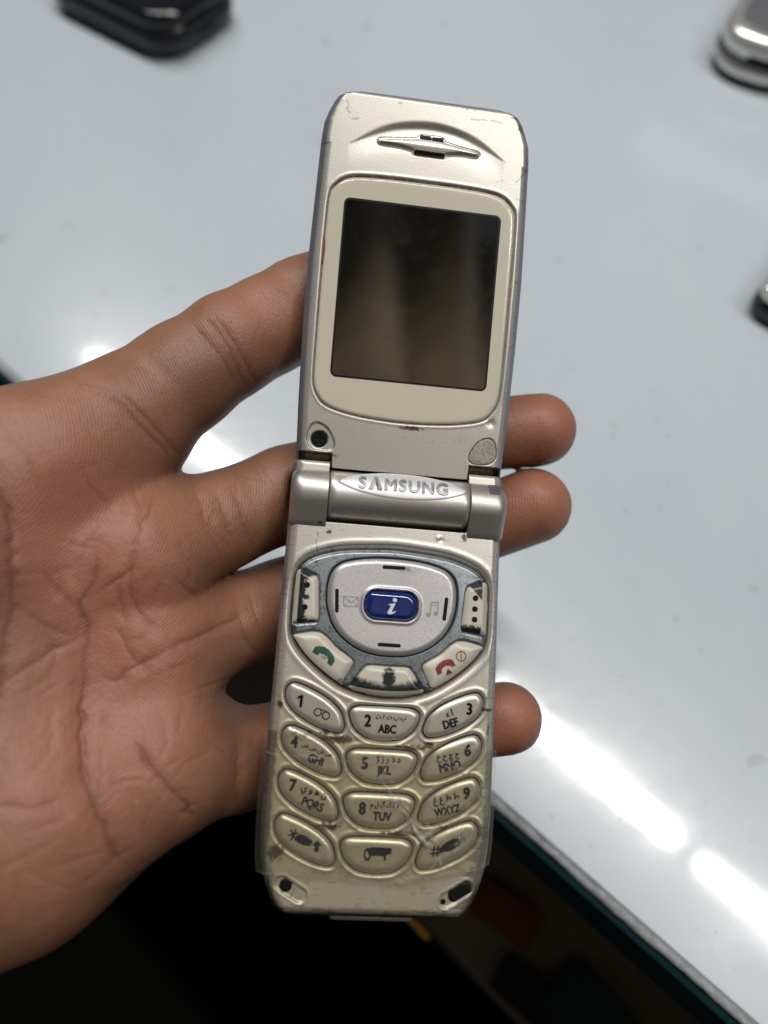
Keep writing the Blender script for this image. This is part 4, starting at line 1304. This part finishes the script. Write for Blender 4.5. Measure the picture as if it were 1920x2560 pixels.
def wear_flip(x, y, z):
    n1 = fbm(x * 1.7 + 30, y * 1.7, 4); n3 = fbm(x * 5 + 3, y * 5, 3); st = streaks(x + 40, y)
    g = np.maximum.reduce([1.15 * patch(x, y, 20.8, 78.6, 1.6, 1.7), 1.05 * patch(x, y, 19.0, 80.6, 2.2, .7), .85 * patch(x, y, 22.6, 72, 1.0, 5), .6 * patch(x, y, 22.3, 64, .9, 8), .62 * patch(x, y, 8, 80.9, 5, .8), .5 * patch(x, y, -8, 81.2, 5, .6),
                           .6 * patch(x, y, 16.5, 66.3, 1.8, .8), .55 * patch(x, y, 22.8, 35, .7, 9), .5 * patch(x, y, -22.9, 60, .5, 12), .4 * patch(x, y, 2, 77.9, 3, 1.6)])
    w = sstep(.58, .72, g * .62 + n1 * .45 + (st - .5) * .40)
    w = np.maximum(w, .8 * sstep(.68, .76, n3 * .60 + .28 * g) * (g > .15))
    for pts, wd in (([(-18.3, 79.4), (-17.9, 78.4), (-18.3, 77.6), (-17.6, 76.9)], .16), ([(-16.9, 75.6), (-15.6, 75.9)], .22), ([(22.3, 30.5), (23.3, 30.7)], .15), ([(21.9, 45.2), (22.8, 44.6)], .14), ([(-7.2, 80.3), (-6.4, 80.4)], .15), ([(9, 78.9), (12.5, 79.2)], .16), ([(13.5, 79.3), (16, 79.0)], .14), ([(20.2, 66.6), (22.6, 69.8)], .15), ([(21.4, 69.7), (22.8, 69.2)], .15), ([(20.6, 63.0), (22.8, 62.5)], .13)):
        w = np.maximum(w, .85 * (1 - sstep(wd * .5, wd * 1.3, line_dist(x + (n3 - .5) * .5, y + (n1 - .5) * .4, pts))))
    return np.clip(w, 0, 1) * .72


def dirt_tint_flip(x, y, z):
    n1 = fbm(x * 3.0 + 5, y * 3.0, 4)
    sw = np.abs(poly_sd(x, y, WIN))
    d = .95 * (1 - sstep(.02, .30, sw)) * (.55 + .45 * sstep(.38, .55, fbm(x * 1.3, y * 1.3, 3))) * np.where(np.abs(x) > 19.6, .45, 1) * np.where(y < 16, .45, 1)
    d = np.maximum(d, sstep(.55, .72, n1 * .6 + .55 * patch(x, y, 1.6, 10.4, 3.2, .65) - .02) * patch(x, y, 1.6, 10.4, 4.5, .9) * 1.2)
    arc = np.abs(y - (7.9 + .012 * (x - 5) ** 2))
    d = np.maximum(d, .6 * sstep(.60, .70, n1) * (1 - sstep(.1, .35, arc)) * (np.abs(x - 7) < 7.5))
    for c in (BOSS, PLUG):
        d = np.maximum(d, .75 * (1 - sstep(.02, .16, np.abs(poly_sd(x, y, c, 2)))) * (.4 + .6 * (n1 > .5)))
    ax = np.abs(x)
    nt_ = (ax > 15.1) * (y < 3.55) * (ax < 22.8)
    d = np.maximum(d, nt_ * (.72 + .25 * sstep(.45, .6, n1)))
    d = np.maximum(d, .9 * sstep(.5, .62, n1 * .55 + .4 * patch(x, y, -15.2, 3.0, 1.8, .7)) * patch(x, y, -15.2, 2.4, 2.2, 1.2))
    d = np.maximum(d, .8 * (1 - sstep(.05, .3, np.abs(poly_sd(x, y, ARC)))) * 0)
    d = np.maximum(d, .25 * (1 - sstep(.0, .4, poly_sd(x, y, ARC))))  # scoop tinted a little darker throughout
    return np.clip(d, 0, .95)


ysf = np.concatenate([np.arange(.25, 80.0, .17), np.linspace(80.0, 82.6, 26)])
flip = plate('flip_lid', ysf, width_flip, z_flip, [-3.0, -5.0, -7.0, -8.0], M['paint'], {'wear': wear_flip, 'dirt': dirt_tint_flip, 'rim': lambda x, y, z: 1 - sstep(.95, 1.35, edge_distance(x, y, width_flip, 82.75, 1))}, rotx=FLIP_ANGLE, tuck=.8)

lens = radial('display_lens', WIN * .992 + np.array([0, 37.8]) * .008, lambda x, y: -.30 - .25 * (1 - np.clip(-poly_sd(x, y, WIN, 2) / .5, 0, 1)) ** 2, M['lens'], flip, 26, 200, -.9, center=(0, 37.8))
SCR = rrect(.25, 39.55, 34.9, 38.9, 1.35)
bez = radial('screen_border', SCR, lambda x, y: 0 * x - .285, M['black'], lens, 3, 300, -.32, center=(.25, 39.55), smooth=False)
scr = radial('screen', rrect(.25, 39.55, 34.0, 38.0, 1.0), lambda x, y: 0 * x - .270, M['screen'], lens, 3, 300, -.29, center=(.25, 39.55), smooth=False)
scr['label'] = 'switched-off dark screen'
rust = spline([(-20.9, 50.0), (-20.65, 49.6), (-20.45, 47.5), (-20.6, 45.0), (-20.85, 44.2), (-21.0, 46.5)], 5)
rm, rnt, rb = new_mat('rust_stain'); rnt.links.new(ramp(rnt, noise(rnt, 900, 4, .7), [(.3, (.10, .03, .012)), (.7, (.30, .11, .04))]), rb.inputs['Base Color']); setp(rb, rough=.7)
radial('rust_spot', rust, lambda x, y: 0 * x - .20, rm, flip, 4, 40, -.8)

# chrome earpiece with two pairs of black slots
ez = lambda x, y: -.30 + .60 * np.exp(-((y - 71.9) / 1.5) ** 2) * sstep(.0, .9, -poly_sd(x, y, EAR, 2)) + .06
ear = radial('earpiece', EAR, ez, M['chrome'], flip, 30, 280, -.8, center=(.3, 71.95))
for pts in (rrect(-.65, 73.72, 2.6, .95, .3), rrect(2.0, 73.65, 2.6, .95, .3), rrect(-1.1, 70.28, 3.6, 1.0, .35), rrect(2.1, 70.25, 3.4, 1.0, .35)):
    radial('sound_slot', pts, lambda x, y: np.maximum(ez(x, y), -.2) + .10, M['black'], ear, 6, 80, -.6)
screw = radial('screw', rrect(-18.3, 6.3, 3.4, 3.4, 1.68), lambda x, y: -.62 - .16 * ((np.abs(x + 18.3) < .22) | (np.abs(y - 6.3) < .22)) * (np.hypot(x + 18.3, y - 6.3) < 1.1), M['black'], flip, 26, 80, -1.1)
radial('rubber_plug', PLUG * .985 + PLUG.mean(0) * .015, lambda x, y: -.10 - .2 * (1 - np.clip(-poly_sd(x, y, PLUG, 2) / .35, 0, 1)) ** 2, M['plug'], flip, 12, 80, -.6, attr={'wear': lambda x, y: .5 * sstep(.6, .7, fbm(x * 3, y * 3, 3)), 'dirt': lambda x, y: .25 * sstep(.5, .7, fbm(x * 2, y * 2, 3))})
for sx in (-1, 1):
    box = rrect(sx * 18.9, .9, 6.8, 4.0, .3)
    radial('hinge_recess', box, lambda x, y: 0 * x - 4.3, M['grime'], flip, 4, 40, -6.5, attr={'wear': lambda x, y: 0 * x, 'dirt': lambda x, y: .6 * sstep(.45, .6, fbm(x * 2, y * 2, 3))})


# ---- clear tape wrapped round the lower keys
def tape_sheet(name, y_top, y_bot, lift, seed, x0=-25.0, x1=24.95):
    nx, ny = 190, 120
    u = np.linspace(0, 1, nx); v = np.linspace(0, 1, ny)
    U, Vv = np.meshgrid(u, v)
    x = x0 + (x1 - x0) * U
    ym = -56.5 - 27.5 * Vv
    x = x * ((.65 * width_lower(ym) + .35 * 24.0) / 24.0)
    yt = np.interp(x, [p[0] for p in y_top], [p[1] for p in y_top]) + .12 * (vnoise(x * 1.3 + seed, x * 0) - .5)
    yb = np.interp(x, [p[0] for p in y_bot], [p[1] for p in y_bot]) + .18 * (vnoise(x * 1.5 + seed, x * 0 + 9) - .5)
    y = yt + (yb - yt) * Vv
    over = np.clip(np.abs(x) - 21.2, 0, 9)
    z = .80 + lift - .36 * over ** 1.7
    z = z + (fbm(x * .45 + seed, y * .45, 3) - .5) * .26 + (fbm(x * 1.6 + seed, y * 1.6, 2) - .5) * .07
    wr = np.zeros_like(x)
    jx = (fbm(x * .35 + 4, y * .35, 3) - .5) * 3.0
    for pts, h, wd in (([(-3, -62), (2, -67), (8, -74.5), (13.5, -80.5)], .30, .35), ([(-1, -63.5), (4, -69), (9.5, -76), (12.2, -80)], .20, .25), ([(0, -62), (6, -70), (14, -78.5)], .16, .22), ([(21.8, -64), (19.5, -70), (15.5, -78)], .22, .3), ([(20.6, -65), (17, -73.5), (13.2, -80.8)], .18, .25),
                       ([(-24, -60.4), (-8, -60.9), (8, -61.4), (24, -61.2)], .12, .2), ([(3, -84), (8, -83.2), (16, -82)], .15, .3), ([(10, -71), (12, -77), (11.5, -82)], .14, .3), ([(22.5, -66), (20.0, -72)], .2, .25)):
        wr = np.maximum(wr, h * np.exp(-(line_dist(x + jx, y - jx * .4, pts) / wd) ** 2) * sstep(.35, .65, fbm(x * .5 + h * 90, y * .5, 2)))
    z = z + wr
    V = np.stack([x, y, z], -1).reshape(-1, 3)
    idx = np.arange(nx * ny).reshape(ny, nx)
    F = np.stack([idx[:-1, :-1].ravel(), idx[1:, :-1].ravel(), idx[1:, 1:].ravel(), idx[:-1, 1:].ravel()], -1)
    eg = np.minimum(np.minimum(Vv, 1 - Vv) * abs(float((yb - yt).mean())), 9).ravel()
    w = np.clip(1 - sstep(.10, .34, eg), 0, 1)
    o = mesh_fast(name, V, F, M['tape'], phone, True, {'wear': w, 'gloss': np.clip(wr.ravel() * 3.4 * fbm(x * 1.1, y * 1.1, 3).ravel() + .30 * w * fbm(x * .8 + 5, y * .8, 2).ravel(), 0, 1)})
    return o


tp = tape_sheet('adhesive_tape', [(-26, -55.4), (0, -56.6), (26, -57.9)], [(-26, -83.6), (-10, -84.0), (6, -85.0), (12, -83.6), (24, -80.6), (26, -79.2)], .0, 3.0)
tp['label'] = 'wrinkled clear adhesive tape over the lower keys'
